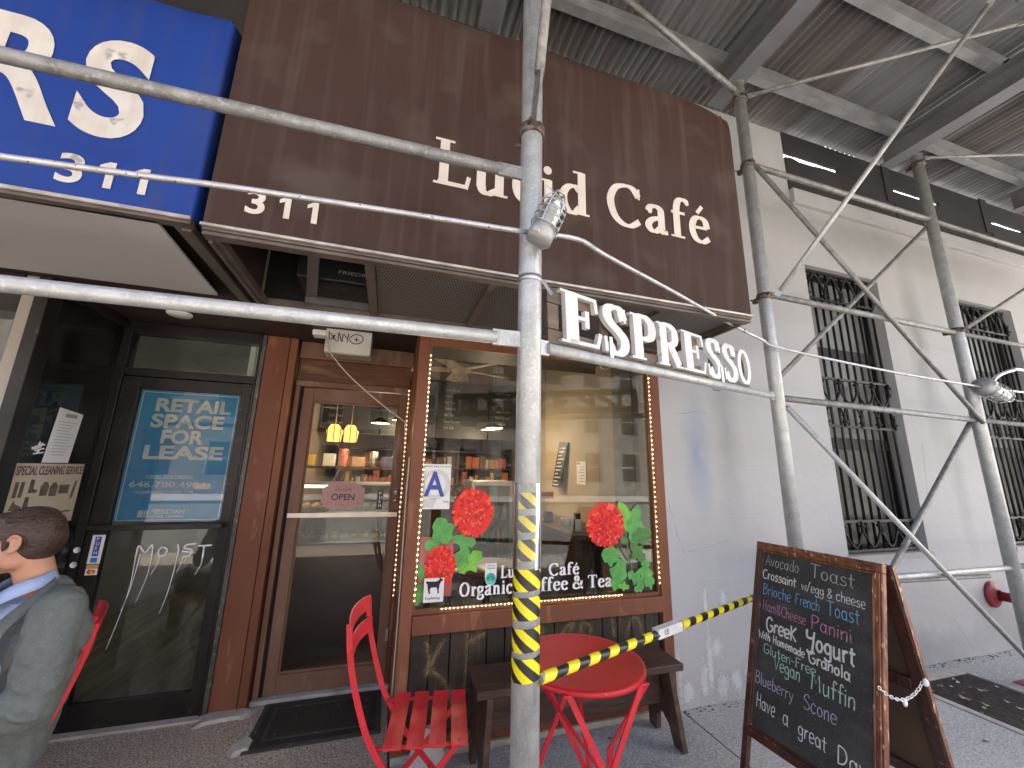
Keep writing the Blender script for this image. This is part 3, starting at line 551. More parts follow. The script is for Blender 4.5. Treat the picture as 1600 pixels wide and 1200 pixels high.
# ---- buildings across the street (seen only as reflections, and as what bounces sunlight under the shed)
for bi, (xa, xb, h, cA, lab) in enumerate([(-34, -13, 12, (.70, .62, .50), 'pale limestone apartment house across the street, leftmost'), (-13, 6, 9.6, (.56, .42, .32), 'orange brick apartment house directly across the street'),
                                         (6, 32, 13, (.72, .66, .56), 'cream apartment house across the street, rightmost')]):
    t = thing('apartment_house', lab, 'building', ((xa + xb) / 2, -19, 0), 0, 'apartment houses across the street')
    mt = M('far_facade', cA, tuple(c * .85 for c in cA), .8, rough=.8, third=tuple(c * .6 for c in cA), tscale=.5)
    hs = []; nx = int((xb - xa) / 2.7); dx = (xb - xa) / nx
    for i in range(nx):
        for j in range(int((h - 1.5) / 3.2)): hs.append((xa + dx * (i + .27), xa + dx * (i + .73), .9 + j * 3.2, 2.9 + j * 3.2))
    build('wall', wall_cells(MB(), xa + .02, xb - .02, 0, h, -19.3, -19, hs), mt, t); build('rear', MB().box((xa + .02, -30, 0), (xb - .02, -19.9, h)), mt, t)
    w0 = None
    for hh in hs:
        cx, cz = hh[0], hh[2]
        if w0 is None:
            w0 = build('window', MB().box((0, -19.28, 0), (hh[1] - hh[0], -19.22, .08)).box((0, -19.28, 1.92), (hh[1] - hh[0], -19.22, 2)).box((0, -19.28, .08), (.08, -19.22, 1.92)).box((hh[1] - hh[0] - .08, -19.28, .08), (hh[1] - hh[0], -19.22, 1.92))
                       .box((.08, -19.29, .95), (hh[1] - hh[0] - .08, -19.23, 1.03)), winwhite, t, local=True)
            p0 = build('pane', MB().box((.08, -19.27, .08), (hh[1] - hh[0] - .08, -19.26, 1.92)), duststop, w0, local=True)
            w = w0
        else:
            w = w0.copy(); COL.objects.link(w); w.parent = t; p = p0.copy(); COL.objects.link(p); p.parent = w
        w.location = (cx - t.location.x, 19, cz)
# ============================================================ AWNINGS
YF, ZB = 1.78, 2.52
aw = thing('brown_awning', 'large brown canvas box awning with cream cafe lettering above the window', 'awning', (.63, W, ZB))
x0, x1, zt = -.822, 2.10, 4.13
rnd = random.Random(3)
def bulge(x): return .012 * sin(x * 5.1) + .008 * sin(x * 11 + 1)
def shell(s, t):
    x = x0 + (x1 - x0) * s
    # profile: lower hem, flat face, soft top roll, then back to the wall
    prof = [(YF, ZB + .012), (YF, ZB + .08), (YF, 3.0), (YF, 3.6), (YF, 3.98), (YF + .03, zt - .03), (YF + .12, zt + .02), (2.2, zt + .16), (W + .0, zt + .30)]
    q = catm(prof, 4); k = t * (len(q) - 1); i = min(int(k), len(q) - 2); f = k - i; y = q[i][0] * (1 - f) + q[i + 1][0] * f; z = q[i][1] * (1 - f) + q[i + 1][1] * f
    e = max(0, min(1, (z - 3.9) / .25)); z += e * (bulge(x) + .028 * abs(sin((x - x0) * pi / .97)) - .012) - e * .05 * max(0, (s - .93) / .07) ** 2
    y += .0015 * sin(x * 3.3 + z) + .020 * sin(x * 2.2 + z) ** 2 * e
    return V((x, y, z))
mb = MB().grid(shell, 72, 40)
build('canvas', mb, canvas, aw)
for xs, fl in ((x0, False), (x1, True)):
    mb = MB().add([(xs, YF + .004, ZB + .012), (xs, W, ZB + .012), (xs, W, zt + .28), (xs, 2.2, zt + .12), (xs, YF + .06, zt - .03), (xs, YF + .006, 3.9)], [(0, 1, 2, 3, 4, 5) if not fl else (5, 4, 3, 2, 1, 0)]); build('side_canvas', mb, canvas, aw)
build('edge_trim', MB().box((x0 - .004, YF - .014, ZB - .002), (x1 + .012, YF - .004, ZB + .010)), trimm, aw)
build('front_rail', MB().box((x0, YF - .003, ZB - .016), (x1, YF + .036, ZB + .011)).box((x0, YF + .004, ZB - .034), (x1, YF + .055, ZB - .017)), framebr, aw, .003)
for xs in (x0, x1 - .05): build('side_rail', MB().box((xs, YF + .056, ZB - .03), (xs + .05, W - .05, ZB + .01)).box((xs + .008, YF + .056, ZB - .045), (xs + .025, W - .05, ZB - .031)), framebr, aw, .003)
build('back_rail', MB().box((x0, W - .048, ZB - .028), (x1, W + .0, ZB + .012)), framebr, aw, .003)
for xc, w_ in [(-.165, .045), (.45, .04), (1.05, .03), (1.50, .035)]: build('cross_bar', MB().box((xc - w_ / 2, YF + .057, ZB - .022), (xc + w_ / 2, W - .05, ZB + .009)), framebr, aw, .002)
build('hanger', MB().add([(-.44, 1.88, 2.53), (-.39, 1.88, 2.53), (-.50, 2.50, 2.55), (-.56, 2.50, 2.55)], [(0, 1, 2, 3)]).box((-.56, 2.48, 2.515), (-.19, 2.515, 2.56)), M('zinc_hanger', (.22, .21, .21), (.17, .16, .16), 8, rough=.4, metal=.5), aw)
# perforated metal underside: fine holes and the dark behind them are put into the colour
pm = bpy.data.materials.new('perforated_sheet'); pm.use_nodes = True; N = pm.node_tree.nodes; L = pm.node_tree.links
tc = N.new('ShaderNodeTexCoord'); mp = N.new('ShaderNodeMapping'); mp.inputs['Scale'].default_value = (62, 40, 1); br = N.new('ShaderNodeTexBrick'); br.inputs['Scale'].default_value = 1; br.inputs['Mortar Size'].default_value = .22
br.inputs['Brick Width'].default_value = 1; br.inputs['Row Height'].default_value = 1; br.inputs['Mortar Smooth'].default_value = .1
br.inputs['Color1'].default_value = br.inputs['Color2'].default_value = (.012, .011, .01, 1); br.inputs['Mortar'].default_value = (.17, .155, .14, 1)
L.new(tc.outputs['Object'], mp.inputs[0]); L.new(mp.outputs[0], br.inputs[0]); L.new(br.outputs[0], N['Principled BSDF'].inputs['Base Color']); N['Principled BSDF'].inputs['Roughness'].default_value = .6
for a, b_ in [(-.14, .43), (.472, 1.033), (1.067, 1.48), (1.52, 2.048)]: build('perforated_panel', MB().box((a, YF + .058, ZB + .001), (b_, W - .05, ZB + .006)), pm, aw)
build('cavity_lining', MB().box((x0 + .02, W - .02, ZB + .02), (x1 - .02, W - .006, 3.9)).box((x0 + .02, YF + .06, 3.3), (x1 - .02, W - .03, 3.31)), darkin, aw)
# lettering, each letter its own piece
def letters(txt, cap, x, z, y, parent, mat, width, thin, thick, sp=0, depth=.0015):
    S = cap / 70; sx = width / (tw(txt, SERIF, sp) * S); cx = 0
    for c in txt:
        if c == "'": continue
        if c != ' ':
            mb = MB(); glyph(mb, c, SERIF, S, cx, V((x, y, z)), UX * sx, UZ, NY, thin, thick, depth)
            if c == 'e' and txt.endswith("e'"): glyph(mb, "'", SERIF, S, cx + SERIF['e'][0], V((x, y, z)), UX * sx, UZ, NY, thin, thick, depth)
            build('letter', mb, mat, parent)
        cx += SERIF[c][0] + sp
letters("Lucid Cafe'", .27, .085, 2.97, YF - .0022, aw, creamv, 1.76, 5.2, 13.5, 1, .0012)
sansfix = (YF - .014)
ONE = [(.20, 0), (.42, 0), (.42, 1), (.25, 1), (0, .83), (0, .66), (.20, .76)]
def numeral(c, cap_, p):
    if c == '1': return MB().prism([(a * cap_, b * cap_) for a, b in ONE], p, UX, UZ, NY * .0012)
    return btext(MB(), c, cap_, p, UX, UZ, NY, .0012, .035, width=cap_ * .68)
for i, c in enumerate('311'): build('numeral', numeral(c, .108, (-.69 + i * .112 + (.022 if c == '1' else 0), YF - .0022, 2.618)), creamv, aw)
# a room air conditioner hung in the open bay
ac = thing('air_conditioner', 'dark air conditioner hung inside the open bay under the brown awning', 'air conditioner', (-.35, 2.25, 2.56))
build('case', MB().box((-.56, 2.22, 2.56), (-.185, 2.50, 3.0)), M('dark_ac_case', (.012, .012, .012), rough=.5), ac, .006)
for k in range(9): build('louvre', MB().box((-.53, 2.25 + k * .024, 2.548), (-.2, 2.262 + k * .024, 2.558)), blackmet, ac)
build('maker_lettering', btext(MB(), 'FRIEDRI', .020, (-.355, 2.218, 2.605), UX, UZ, NY, .001, .0, width=.155), M('grey_lettering', (.32, .31, .29), rough=.5), ac)

bw = thing('blue_awning', 'blue vinyl box awning with large white letters beside the brown awning', 'awning', (-2.4, W, 2.53))
bx0, bx1, bz, bt = -4.6, -.862, 2.535, 3.62
mb = MB().grid(lambda s, t: (lambda x, q: V((x, q[0] + .0012 * sin(x * 4 + q[1] * 2), q[1] + (.012 * sin(x * 7) if q[1] > 3.55 else 0))))(bx0 + (bx1 - .02 - bx0) * s, catm([(1.775, bz + .01), (1.775, 3.0), (1.777, 3.4), (1.79, bt - .04), (1.86, bt + .01), (2.3, bt + .10), (W + .02, bt + .18)], 3)[min(int(t * 18 + .01), 18)]), 60, 18)
# rounded right-hand corner, then the side
mb.grid(lambda s, t: V((bx1 - .02 + .02 * sin(s * pi / 2), 1.795 - .02 * cos(s * pi / 2), bz + .01 + (bt - .05 - bz) * t)), 4, 6)
mb.add([(bx1, 1.795, bz + .01), (bx1, 2.58, bz + .01), (bx1, 2.58, bt + .17), (bx1, 1.88, bt), (bx1, 1.795, bt - .04)], [(0, 1, 2, 3, 4)])
build('vinyl_skin', mb, bluec, bw)
build('edge_trim', MB().box((bx0, 1.762, bz - .006), (bx1 + .002, 1.772, bz + .009)), trimm, bw)
build('rails', MB().box((bx0, 1.773, bz - .02), (bx1, 1.82, bz + .008)).box((bx1 - .05, 1.821, bz - .03), (bx1 - .01, 2.59, bz + .008)).box((bx1 - .075, 1.821, bz - .02), (bx1 - .055, 2.59, bz)), framebr, bw, .003)
build('soffit_panel', MB().prism([(-4.6, 1.86), (-.99, 1.80), (-1.035, 2.56), (-4.6, 2.50)][::1], (0, 0, bz - .02), UX, UY, UZ * .012), soffitg, bw)
build('dark_cavity', MB().box((bx0, 2.56, bz - .01), (bx1 - .02, 2.598, bt)).box((bx0, 1.83, bz + .05), (bx1 - .03, 2.55, bz + .06)), darkin, bw)
yb = 1.7725
for c, xx in (('R', -1.675), ('S', -1.335)):
    build('letter', btext(MB(), c, .435, (xx, yb, 2.852), UX, UZ, NY, .0015, .045, width=.232 if c == 'S' else .295), whitev, bw)
for i, c in enumerate('311'): build('numeral', numeral(c, .118, (-1.325 + i * .112 + (.022 if c == '1' else 0), yb, 2.606)), whitev, bw)

# ============================================================ SIDEWALK SHED
def clampset(mb, p, ax, r=.0445):
    a, b, d = basis(ax); p = V(p)
    mb.lathe([(r + .001, -.022), (r + .010, -.022), (r + .010, .022), (r + .001, .022)], p, ax, 18)
    mb.beam(p + a * (r + .004), p + a * (r + .05), .03, .034, d); mb.tube(p + a * (r + .03) - b * .05, p + a * (r + .03) + b * .05, .007, n=6); mb.tube(p - a * (r - .0) - b * .03, p - a * (r + .03) - b * .03, .007, n=6)
    mb.tube(p + a * (r + .03) + b * .03, p + a * (r + .03) + b * .046, .013, n=6)
    return mb
def post(x, y, ztop, lab, clamps, red=False):
    t = thing('scaffold_post', lab, 'scaffold pole', (x, y, 0), group='steel posts of the sidewalk shed')
    build('tube', MB().tube((x, y, .045), (x, y, ztop), .0445, n=28).tube((x, y, ztop), (x, y, ztop + .003), .048, n=28), galv, t)
    build('base_plate', MB().box((x - .1, y - .1, .001), (x + .1, y + .1, .010)).tube((x, y, .011), (x, y, .16), .052, n=20), redpipe, t, .002)
    for z, ax in clamps: build('clamp', clampset(MB(), (x, y, z), ax), clampm, t)
    return t
P1, P2, P3 = (.465, 1.32), (2.63, 2.1), (4.945, 2.1)
p1 = post(*P1, 4.86, 'nearest steel scaffold pole, wrapped in yellow and black tape, before the cafe window', [(2.94, (0, 0, 1))])
build('strap', MB().lathe([(.0455, -.012), (.047, -.012), (.047, .012), (.0455, .012)], (*P1, 2.265), UZ, 24).beam((.51, 1.30, 2.265), (.535, 1.27, 2.2), .003, .012), zinc, p1)
post(*P2, 4.86, 'steel scaffold pole between the brown awning and the first barred window', [(2.875, (0, 0, 1)), (4.70, (0, 0, 1)), (4.04, (0, 0, 1))])
post(*P3, 4.80, 'steel scaffold pole standing left of the second barred window', [(2.90, (0, 0, 1)), (4.70, (0, 0, 1))])
post(7.3, 2.1, 4.86, 'steel scaffold pole beyond the second barred window, farthest right', [(2.9, (0, 0, 1))])
# hazard tape round the first pole: separate helical bands with slanted colour fields
def tape_band(z0, r, parent, h=.066, pitch=.03, phase=0.):
    per = 2 * pi / 4.0; st = per / 2                      # four pairs of fields round the pole, slanted edges
    for k in range(8):
        mb = MB(); mt = (yell, blk)[k % 2]; nu, nv = 6, 5
        def Pt(s, t):
            a = phase + k * st + s * st - t * h * 1.15 / r; rr_ = r + .0003 * (k % 2); return V((P1[0] + cos(a) * rr_, P1[1] + sin(a) * rr_, z0 + pitch * (a - phase) / (2 * pi) + t * h))
        build('hazard_tape', mb.grid(Pt, nu, nv), mt, parent)
for q in range(5): tape_band(.905 + q * .087, .0452 + .0001 * (q % 2), p1, phase=pi / 2 + (-.55, .3, -.1, .6, .05)[q], h=.066, pitch=.03)
for q in range(2): tape_band(1.345 + q * .075, .0452, p1, phase=pi / 2 + .4 * q, h=.052 - .0 * q, pitch=.02)
build('clear_sleeve', MB().lathe([(.0475, 0), (.0475, .27)], (*P1, 1.24), UZ, 24), glassmat('clear_plastic', (.93, .94, .92), rough=.15, refl=1.2, dirt=.12), p1)

def rail(name, a, b_, r, lab, cat, mat=galv, group=None, flat=.0, parent=None):
    a = V(a); b_ = V(b_); d = (b_ - a).normalized(); mb = MB()
    if flat: mb.tube(a + d * flat, b_ - d * flat, r, n=16).beam(a, a + d * flat * 1.15, .012, r * 2.5).beam(b_ - d * flat * 1.15, b_, .012, r * 2.5)
    else: mb.tube(a, b_, r, n=16)
    return single(name, mb, mat, lab, cat, a, group)
G1 = 'horizontal pipes of the sidewalk shed'; G2 = 'diagonal braces of the sidewalk shed'; G3 = 'thin rods up to the shed roof'
rail('scaffold_pipe', (-3.2, 1.31, 2.655), (.425, 1.31, 2.725), .0225, 'upper long pipe crossing both awnings left of the nearest pole', 'scaffold pipe', galvd, G1, .09)
rail('scaffold_pipe', (-3.2, 1.31, 1.975), (.425, 1.31, 2.02), .0235, 'lower long pipe running under both awnings to the nearest pole', 'scaffold pipe', galv, G1, .09)
rail('scaffold_pipe', (.50, 1.335, 2.01), (2.59, 2.09, 2.105), .0235, 'slanting pipe that carries the ESPRESSO sign', 'scaffold pipe', galv, G1, .05)
rail('scaffold_pipe', (2.67, 2.1, 2.10), (4.90, 2.1, 2.068), .0235, 'waist of the right bay: middle pipe crossing the first barred window low', 'scaffold pipe', galvd, G1)
rail('scaffold_pipe', (2.67, 2.1, 2.905), (4.90, 2.1, 2.88), .0235, 'pipe crossing the upper part of the first barred window', 'scaffold pipe', galvd, G1)
rail('scaffold_pipe', (2.67, 2.1, 4.06), (4.90, 2.1, 4.06), .0235, 'topmost pipe of the right bay, above the first barred window', 'scaffold pipe', galvd, G1)
rail('scaffold_pipe', (2.67, 2.1, .86), (4.90, 2.1, .86), .021, 'lowest pipe behind the sandwich board, below the first barred window', 'scaffold pipe', galv, G1)
rail('scaffold_pipe', (2.67, 2.14, .84), (4.7, 2.14, .80), .016, 'thin pipe just under the lowest pipe behind the sandwich board', 'scaffold pipe', galvd, G1)
for z, w_ in ((4.06, 'topmost'), (2.88, 'upper'), (2.068, 'middle'), (.865, 'lowest')): rail('scaffold_pipe', (4.99, 2.1, z), (7.26, 2.1, z - .01), .021, w_ + ' pipe leaving the frame to the right in front of the second barred window', 'scaffold pipe', galvd, G1)
rail('scaffold_brace', (2.66, 2.06, 4.02), (4.92, 2.06, 2.04), .018, 'brace falling rightwards across the first barred window', 'scaffold brace', galvd, G2)
rail('scaffold_brace', (2.66, 2.135, 2.22), (4.93, 2.135, 4.00), .018, 'brace rising rightwards across the top of the first barred window', 'scaffold brace', galvd, G2)
rail('scaffold_brace', (2.66, 2.06, 2.03), (4.93, 2.06, .10), .018, 'lower brace falling to the foot of the pole by the second barred window', 'scaffold brace', galv, G2)
rail('scaffold_brace', (4.90, 2.135, 2.04), (2.66, 2.135, .12), .020, 'lower brace ending behind the top corner of the sandwich board', 'scaffold brace', galvd, G2)
rail('scaffold_brace', (5.0, 2.06, 2.92), (7.2, 2.06, 4.0), .018, 'brace rising to the right edge in front of the second barred window', 'scaffold brace', galvd, G2)
rail('scaffold_rod', (2.66, 2.03, 2.86), (3.96, 1.10, 5.0), .0165, 'long rod rising from pole to roof across the right bay', 'shed rod', galv, G3, .05)
rail('scaffold_rod', (2.66, 2.05, 4.70), (4.40, 1.11, 5.0), .0155, 'rod running out to the right just below the corrugated roof', 'shed rod', galvd, G3, .05)
rail('scaffold_rod', (4.98, 2.06, 4.76), (6.3, 1.84, 5.0), .015, 'short rod at the far right just under the roof', 'shed rod', galvd, G3, .05)
rail('scaffold_rod', (2.60, 2.07, 4.72), (1.30, 1.90, 5.02), .0225, 'thick brace from the second pole up to the roof above the brown awning', 'shed rod', galvd, G3, .06)
rail('scaffold_rod', (.455, 1.262, 2.93), (.50, 1.02, 4.4), .021, 'flat ended brace clamped to the nearest pole and rising out of the frame', 'shed rod', galvd, G3, .22)

# steel beams, joists and the corrugated roof
beamm = M('shed_beam_paint', (.20, .20, .21), (.14, .14, .145), 3, rough=.55, metal=.2, bump=.15, third=(.19, .12, .09), tscale=9, tlo=.62, thi=.72)
joistm = M('shed_joist_aluminium', (.34, .34, .345), (.24, .235, .235), 5, rough=.5, metal=.4, third=(.27, .26, .25), tscale=16, tlo=.62)
def ibeam(mb, a, b_, h, w, t=.012):
    a = V(a); b_ = V(b_); return mb.beam(a + UZ * (t / 2), b_ + UZ * (t / 2), w, t).beam(a + UZ * (h - t / 2), b_ + UZ * (h - t / 2), w, t).beam(a + UZ * h / 2, b_ + UZ * h / 2, t * .7, h - 2 * t)
for x, lab in ((-1.9, 'dark steel beam above the blue awning'), (.46, 'dark steel beam over the nearest pole'), (2.60, 'dark steel beam resting on the second pole'), (4.92, 'wide dark steel beam resting on the third pole'), (7.3, 'dark steel beam at the far right under the roof')):
    single('steel_beam', ibeam(MB(), (x, 2.34, 4.865), (x, -1.25, 4.865), .235, .16), beamm, lab, 'steel beam', group='steel beams of the sidewalk shed')
jl = {2.17: 'joist nearest the wall', 1.44: 'second joist from the wall', .72: 'third joist from the wall', 0.0: 'joist above the camera', -.75: 'joist toward the street', -1.2: 'outermost joist over the street edge'}
for y, lab in jl.items():
    for xa, xb, s_ in ((-1.8, .40, 'left bay'), (.52, 2.53, 'bay over the brown awning'), (2.67, 4.85, 'bay over the first barred window'), (5.0, 7.2, 'far right bay')):
        t = single('joist', ibeam(MB(), (xa, y, 5.105), (xb + .25, y + .0, 5.105), .14, .075, .008), joistm, 'light metal %s, %s' % (lab, s_), 'joist', group='light joists of the sidewalk shed')
cg = [M('corrugated_grey', (.25, .255, .26), (.17, .17, .172), 2.5, rough=.5, metal=.3, st=(1, .3, 1), streak=(.12, .07, .05), sst=(9, .6, 9), samt=.5),
      M('corrugated_rust', (.13, .085, .075), (.09, .068, .062), 3, rough=.7, st=(2, .2, 1), streak=(.20, .16, .14), sst=(14, .5, 14), samt=.5),
      M('corrugated_dull', (.16, .145, .14), (.10, .092, .09), 2.5, rough=.6, metal=.2, st=(2, .3, 1), streak=(.2, .17, .15), sst=(12, .6, 12), samt=.5)]
dk = thing('shed_roof', 'corrugated metal roof of the sidewalk shed, grey and rusty sheets', 'shed roof', (2, .6, 5.25))
rnd = random.Random(5); x = -3.0; i = 0
while x < 9.5:
    w = .62
    for (ya, yb) in ((2.66, 1.05), (1.12, -.55), (-.48, -1.25)):
        n = 36; zo = 5.262 + .006 * (i % 2) + rnd.uniform(0, .004); yy = rnd.uniform(-.03, .02); mb = MB()
        mb.grid(lambda s, t: V((x + (w + .035) * s, ya + yy + (yb - ya) * t, zo + .021 * cos(2 * pi * s * (w + .035) / .0767))), n, 1)
        build('corrugated_sheet', mb, cg[rnd.choice([0, 0, 0, 1, 2, 2, 2])], dk, label=None)
    x += w; i += 1
build('deck_cover', MB().box((-9, -1.3, 5.30), (14, 2.56, 5.36)), darkin, dk)
build('deck_cover', MB().box((-9, -1.35, 5.26), (-3.0, 2.56, 5.295)), darkin, dk)

# guarded lamps and their conduit
def guard_lamp(name, base, axis, lab, s=1.0):
    t = thing(name, lab, 'work light', base, group='caged lamps on the scaffold'); a, b, d = basis(axis); o = V(base)
    build('base', MB().lathe([(0, -.015 * s), (.052 * s, -.015 * s), (.052 * s, .03 * s), (.046 * s, .04 * s), (.046 * s, .055 * s), (0, .055 * s)], o, axis, 24).tube(o - a * .07 * s, o + a * .07 * s, .012 * s, n=8), M('lamp_base_grey', (.45, .45, .44), (.36, .36, .35), 20, rough=.45, metal=.3), t)
    build('glass_jar', MB().lathe([(.040 * s, .055 * s), (.041 * s, .12 * s), (.037 * s, .155 * s), (.024 * s, .18 * s), (0, .187 * s)], o, axis, 24), jar, t)
    build('bulb', MB().lathe([(.014 * s, .055 * s), (.014 * s, .075 * s), (.028 * s, .10 * s), (.031 * s, .125 * s), (.022 * s, .15 * s), (0, .158 * s)], o, axis, 16), M('frosted_bulb', (.62, .60, .55), rough=.4), t)
    mb = MB()
    for k in range(6):
        an = pi * k / 3; e = a * cos(an) + b * sin(an)
        mb.path(catm([o + e * .055 * s + d * .045 * s, o + e * .056 * s + d * .13 * s, o + e * .042 * s + d * .175 * s, o + e * .018 * s + d * .200 * s], 4), .0028 * s, 6)
    for h, r in ((.05, .056), (.085, .057), (.115, .057), (.145, .053), (.20, .019), (.203, .019)):
        mb.path([o + d * h * s + (a * cos(q * pi / 10) + b * sin(q * pi / 10)) * r * s for q in range(20)], .0028 * s if h < .2 else .0045 * s, 6, closed=True)
    for k in (1, 3):
        an = pi * k / 3; e = a * cos(an) + b * sin(an); mb.path([o + e * .02 * s + d * .198 * s, o + e * .065 * s + d * .205 * s, o + e * .05 * s + d * .16 * s], .0028 * s, 6)
    build('wire_cage', mb, zinc, t)
guard_lamp('caged_lamp', (.470, 1.235, 2.40), (.30, -.18, .80), 'caged glass lamp fixed on the nearest taped scaffold pole', .95)
guard_lamp('caged_lamp', (4.90, 2.0, 2.36), (.93, -.15, -.42), 'caged glass lamp on the scaffold pole by the second barred window', 1.35)
def cable(name, pts, r, mat, lab, cat, smooth=6, group=None): return single(name, MB().path(catm([tuple(p) for p in pts], smooth), r, 8), mat, lab, cat, pts[0], group)
cable('conduit', [(-3.2, 1.25, 2.19), (-1.054, 1.255, 2.335), (-.463, 1.258, 2.383), (.43, 1.25, 2.425)], .0095, conduitm, 'thin white conduit crossing both awnings to the lamp on the taped pole', 'conduit')
cable('conduit', [(.505, 1.245, 2.43), (.60, 1.26, 2.447), (.69, 1.29, 2.46), (.86, 1.40, 2.49), (1.4, 1.62, 2.50), (2.0, 1.86, 2.497), (2.466, 2.03, 2.497), (2.66, 2.03, 2.45), (3.8, 2.03, 2.385), (4.88, 2.0, 2.345)], .0095, conduitm, 'bent conduit running from the taped pole lamp to the right pole lamp', 'conduit')
build('coupling', MB().tube((.515, 1.246, 2.432), (.545, 1.25, 2.437), .015, n=12), zinc, bpy.data.objects['conduit.001']); build('coupling', MB().tube((2.2, 1.935, 2.4975), (2.235, 1.948, 2.497), .013, n=12), zinc, bpy.data.objects['conduit.001'])
cable('conduit', [(5.02, 2.0, 2.33), (5.08, 2.0, 2.42), (5.19, 2.0, 2.48), (5.4, 2.0, 2.54), (5.65, 2.0, 2.56), (7.3, 2.04, 2.5)], .016, conduitm, 'curved conduit leaving the right pole lamp upwards to the frame edge', 'conduit')
cable('conduit', [(5.0, 2.0, 2.33), (5.5, 2.0, 2.345), (7.3, 2.04, 2.35)], .010, conduitm, 'straight conduit from the right pole lamp to the frame edge', 'conduit')

# barrier pipe with hazard tape
bp0, bp1 = V((.505, 1.29, .925)), V((2.59, 2.07, .90))
ba = thing('barrier_pipe', 'grey barrier pipe with yellow and black tape between pole and sandwich board', 'barrier', bp0)
build('pipe', MB().tube(bp0, bp1, .0135, n=12), galv, ba)
d = (bp1 - bp0).normalized(); k = 0; t_ = 0; Lb = (bp1 - bp0).length
sd_, up_, _ = basis(d)
while t_ < Lb - .1:
    w = .052; a = bp0 + d * t_; b_ = bp0 + d * (t_ + w)
    if .60 < t_ < .80:
        if k != 99: build('tape_label', MB().beam(bp0 + d * .615 + UZ * .004, bp0 + d * .79 + UZ * .004, .031, .036), M('white_tape', (.66, .66, .65), (.55, .55, .54), 20, rough=.35), ba); build('label_print', btext(MB(), 'CE', .018, bp0 + d * .66 + UZ * -.004 + V((0, -.0165, 0)), d, UZ, NY, .001, .0), inkb, ba)
        t_ = .80; k = 0; continue
    mb = MB(); sk = .012
    R_ = lambda p, an: p + (sd_ * cos(an) + up_ * sin(an)) * .0165
    n = 10; mb.add([R_(a + d * sk * sin(2 * pi * j / n), 2 * pi * j / n) for j in range(n)] + [R_(b_ + d * sk * sin(2 * pi * j / n), 2 * pi * j / n) for j in range(n)], [(j, (j + 1) % n, n + (j + 1) % n, n + j) for j in range(n)], True)
    build('hazard_tape', mb, (yell, blk)[k % 2], ba); t_ += w; k += 1

# ESPRESSO sign on the slanting pipe
e0 = V((.50, 1.335, 2.01)); e1 = V((2.59, 2.09, 2.105)); eu = (e1 - e0).normalized(); en = eu.cross(UZ).normalized(); ev = en.cross(eu) * -1
if ev.z < 0: ev = -ev
if en.y > 0: en = -en
es = thing('espresso_sign', 'ESPRESSO sign with big white wooden letters on brown slats', 'sign', e0 + eu * .1)
o = e0 + eu * .072 + ev * .030 - en * .02; Wd, Ht = 1.36 + .0, .315
Wd = 1.80
for i, (za, zb) in enumerate(((.0, .062), (.172, .232))):
    for k in range(3):
        a = Wd * k / 3; b_ = Wd * (k + 1) / 3 - .003; p = o + eu * a + ev * (za + zb) / 2; build('slat', MB().beam(p, p + eu * (b_ - a), .018, zb - za - .004, ev), greyw, es, .002)
for a in (.0, Wd - .06): p = o + eu * (a + .03) + ev * .0 - en * .0; build('upright', MB().beam(p + ev * .064, p + ev * .170, .06, .018, en), greyw, es, .002)
for a in (.37, 1.36): build('backing_bar', MB().beam(o + eu * a + ev * .0 - en * .018, o + eu * a + ev * .232 - en * .018, .05, .012, en), greyw, es)
cx = .06; S = .222 / 70
wid = {'E': .24, 'S': .185, 'P': .205, 'R': .215, 'O': .185}; txt = 'ESPRESSO'; tot = sum(wid[c] for c in txt); sc_ = (Wd - .045) / tot; cx = .040
for c in txt:
    w_ = wid[c] * sc_; u_ = eu * (w_ / (SERIF[c][0] * S)); mb = MB(); glyph(mb, c, SERIF, S, 0, o + eu * cx + ev * .012 + en * .010, u_, ev, en, 6.5, 17.5, .022); build('letter', mb, whitep, es); cx += w_
for a in (.35, 1.37): build('pipe_strap', MB().beam(o + eu * a + en * .036 + ev * .08, o + eu * a + en * .036 - ev * .03, .022, .003, en).path([o + eu * a + ev * (-.03 + .03 * cos(q)) + en * (-.0 + .034 * sin(q)) for q in [i * pi / 8 for i in range(16)]], .003, 6, closed=True), zinc, es)
# ============================================================ LIGHT STRINGS, STICKERS, PAPERS ON THE FRONT
def lightstring(pts, lab, gap=.020, r=.0042):
    t = thing('string_lights', lab, 'string lights', pts[0], group='warm string lights round the cafe window')
    build('cord', MB().path([V(p) + V((0, .004, 0)) for p in pts], .002, 6), cablew, t); mb = MB()
    for a, b_ in zip(pts, pts[1:]):
        a = V(a); b_ = V(b_); n = int((b_ - a).length / gap)
        for i in range(n): mb.ball(a + (b_ - a) * (i + .5) / n + V((random.uniform(-.0015, .0015), -.004, random.uniform(-.002, .002))), r * random.uniform(.8, 1.15), n=6, k=4)
    build('bulbs', mb, ledm, t, kind='stuff')
yl = W - .006
lightstring([(1.895, yl, .78), (1.895, yl, 2.33)], 'string of warm lights up the right side of the cafe window', .034, .0052)
lightstring([(.36, yl, .742), (1.60, yl, .742)], 'string of warm lights along the bottom of the cafe window', .024, .0045)
lightstring([(.212, yl, .78), (.212, yl, 1.03), (.213, yl, 1.35), (.2125, yl, 1.62), (.212, yl, 2.30)], 'string of warm lights up the left side of the cafe window', .030, .005)
lightstring([(.118, D - .04, .60), (.118, D - .04, 1.2), (.117, D - .04, 2.2)], 'string of warm lights up the right jamb of the cafe door', .035, .0042)
cable('wire', [(.127, W + .04, .30), (.128, W + .035, .8), (.124, W + .04, 1.3), (.126, W + .03, 1.62)], .005, cablew, 'tan wire running down the corner of the window post', 'wire')
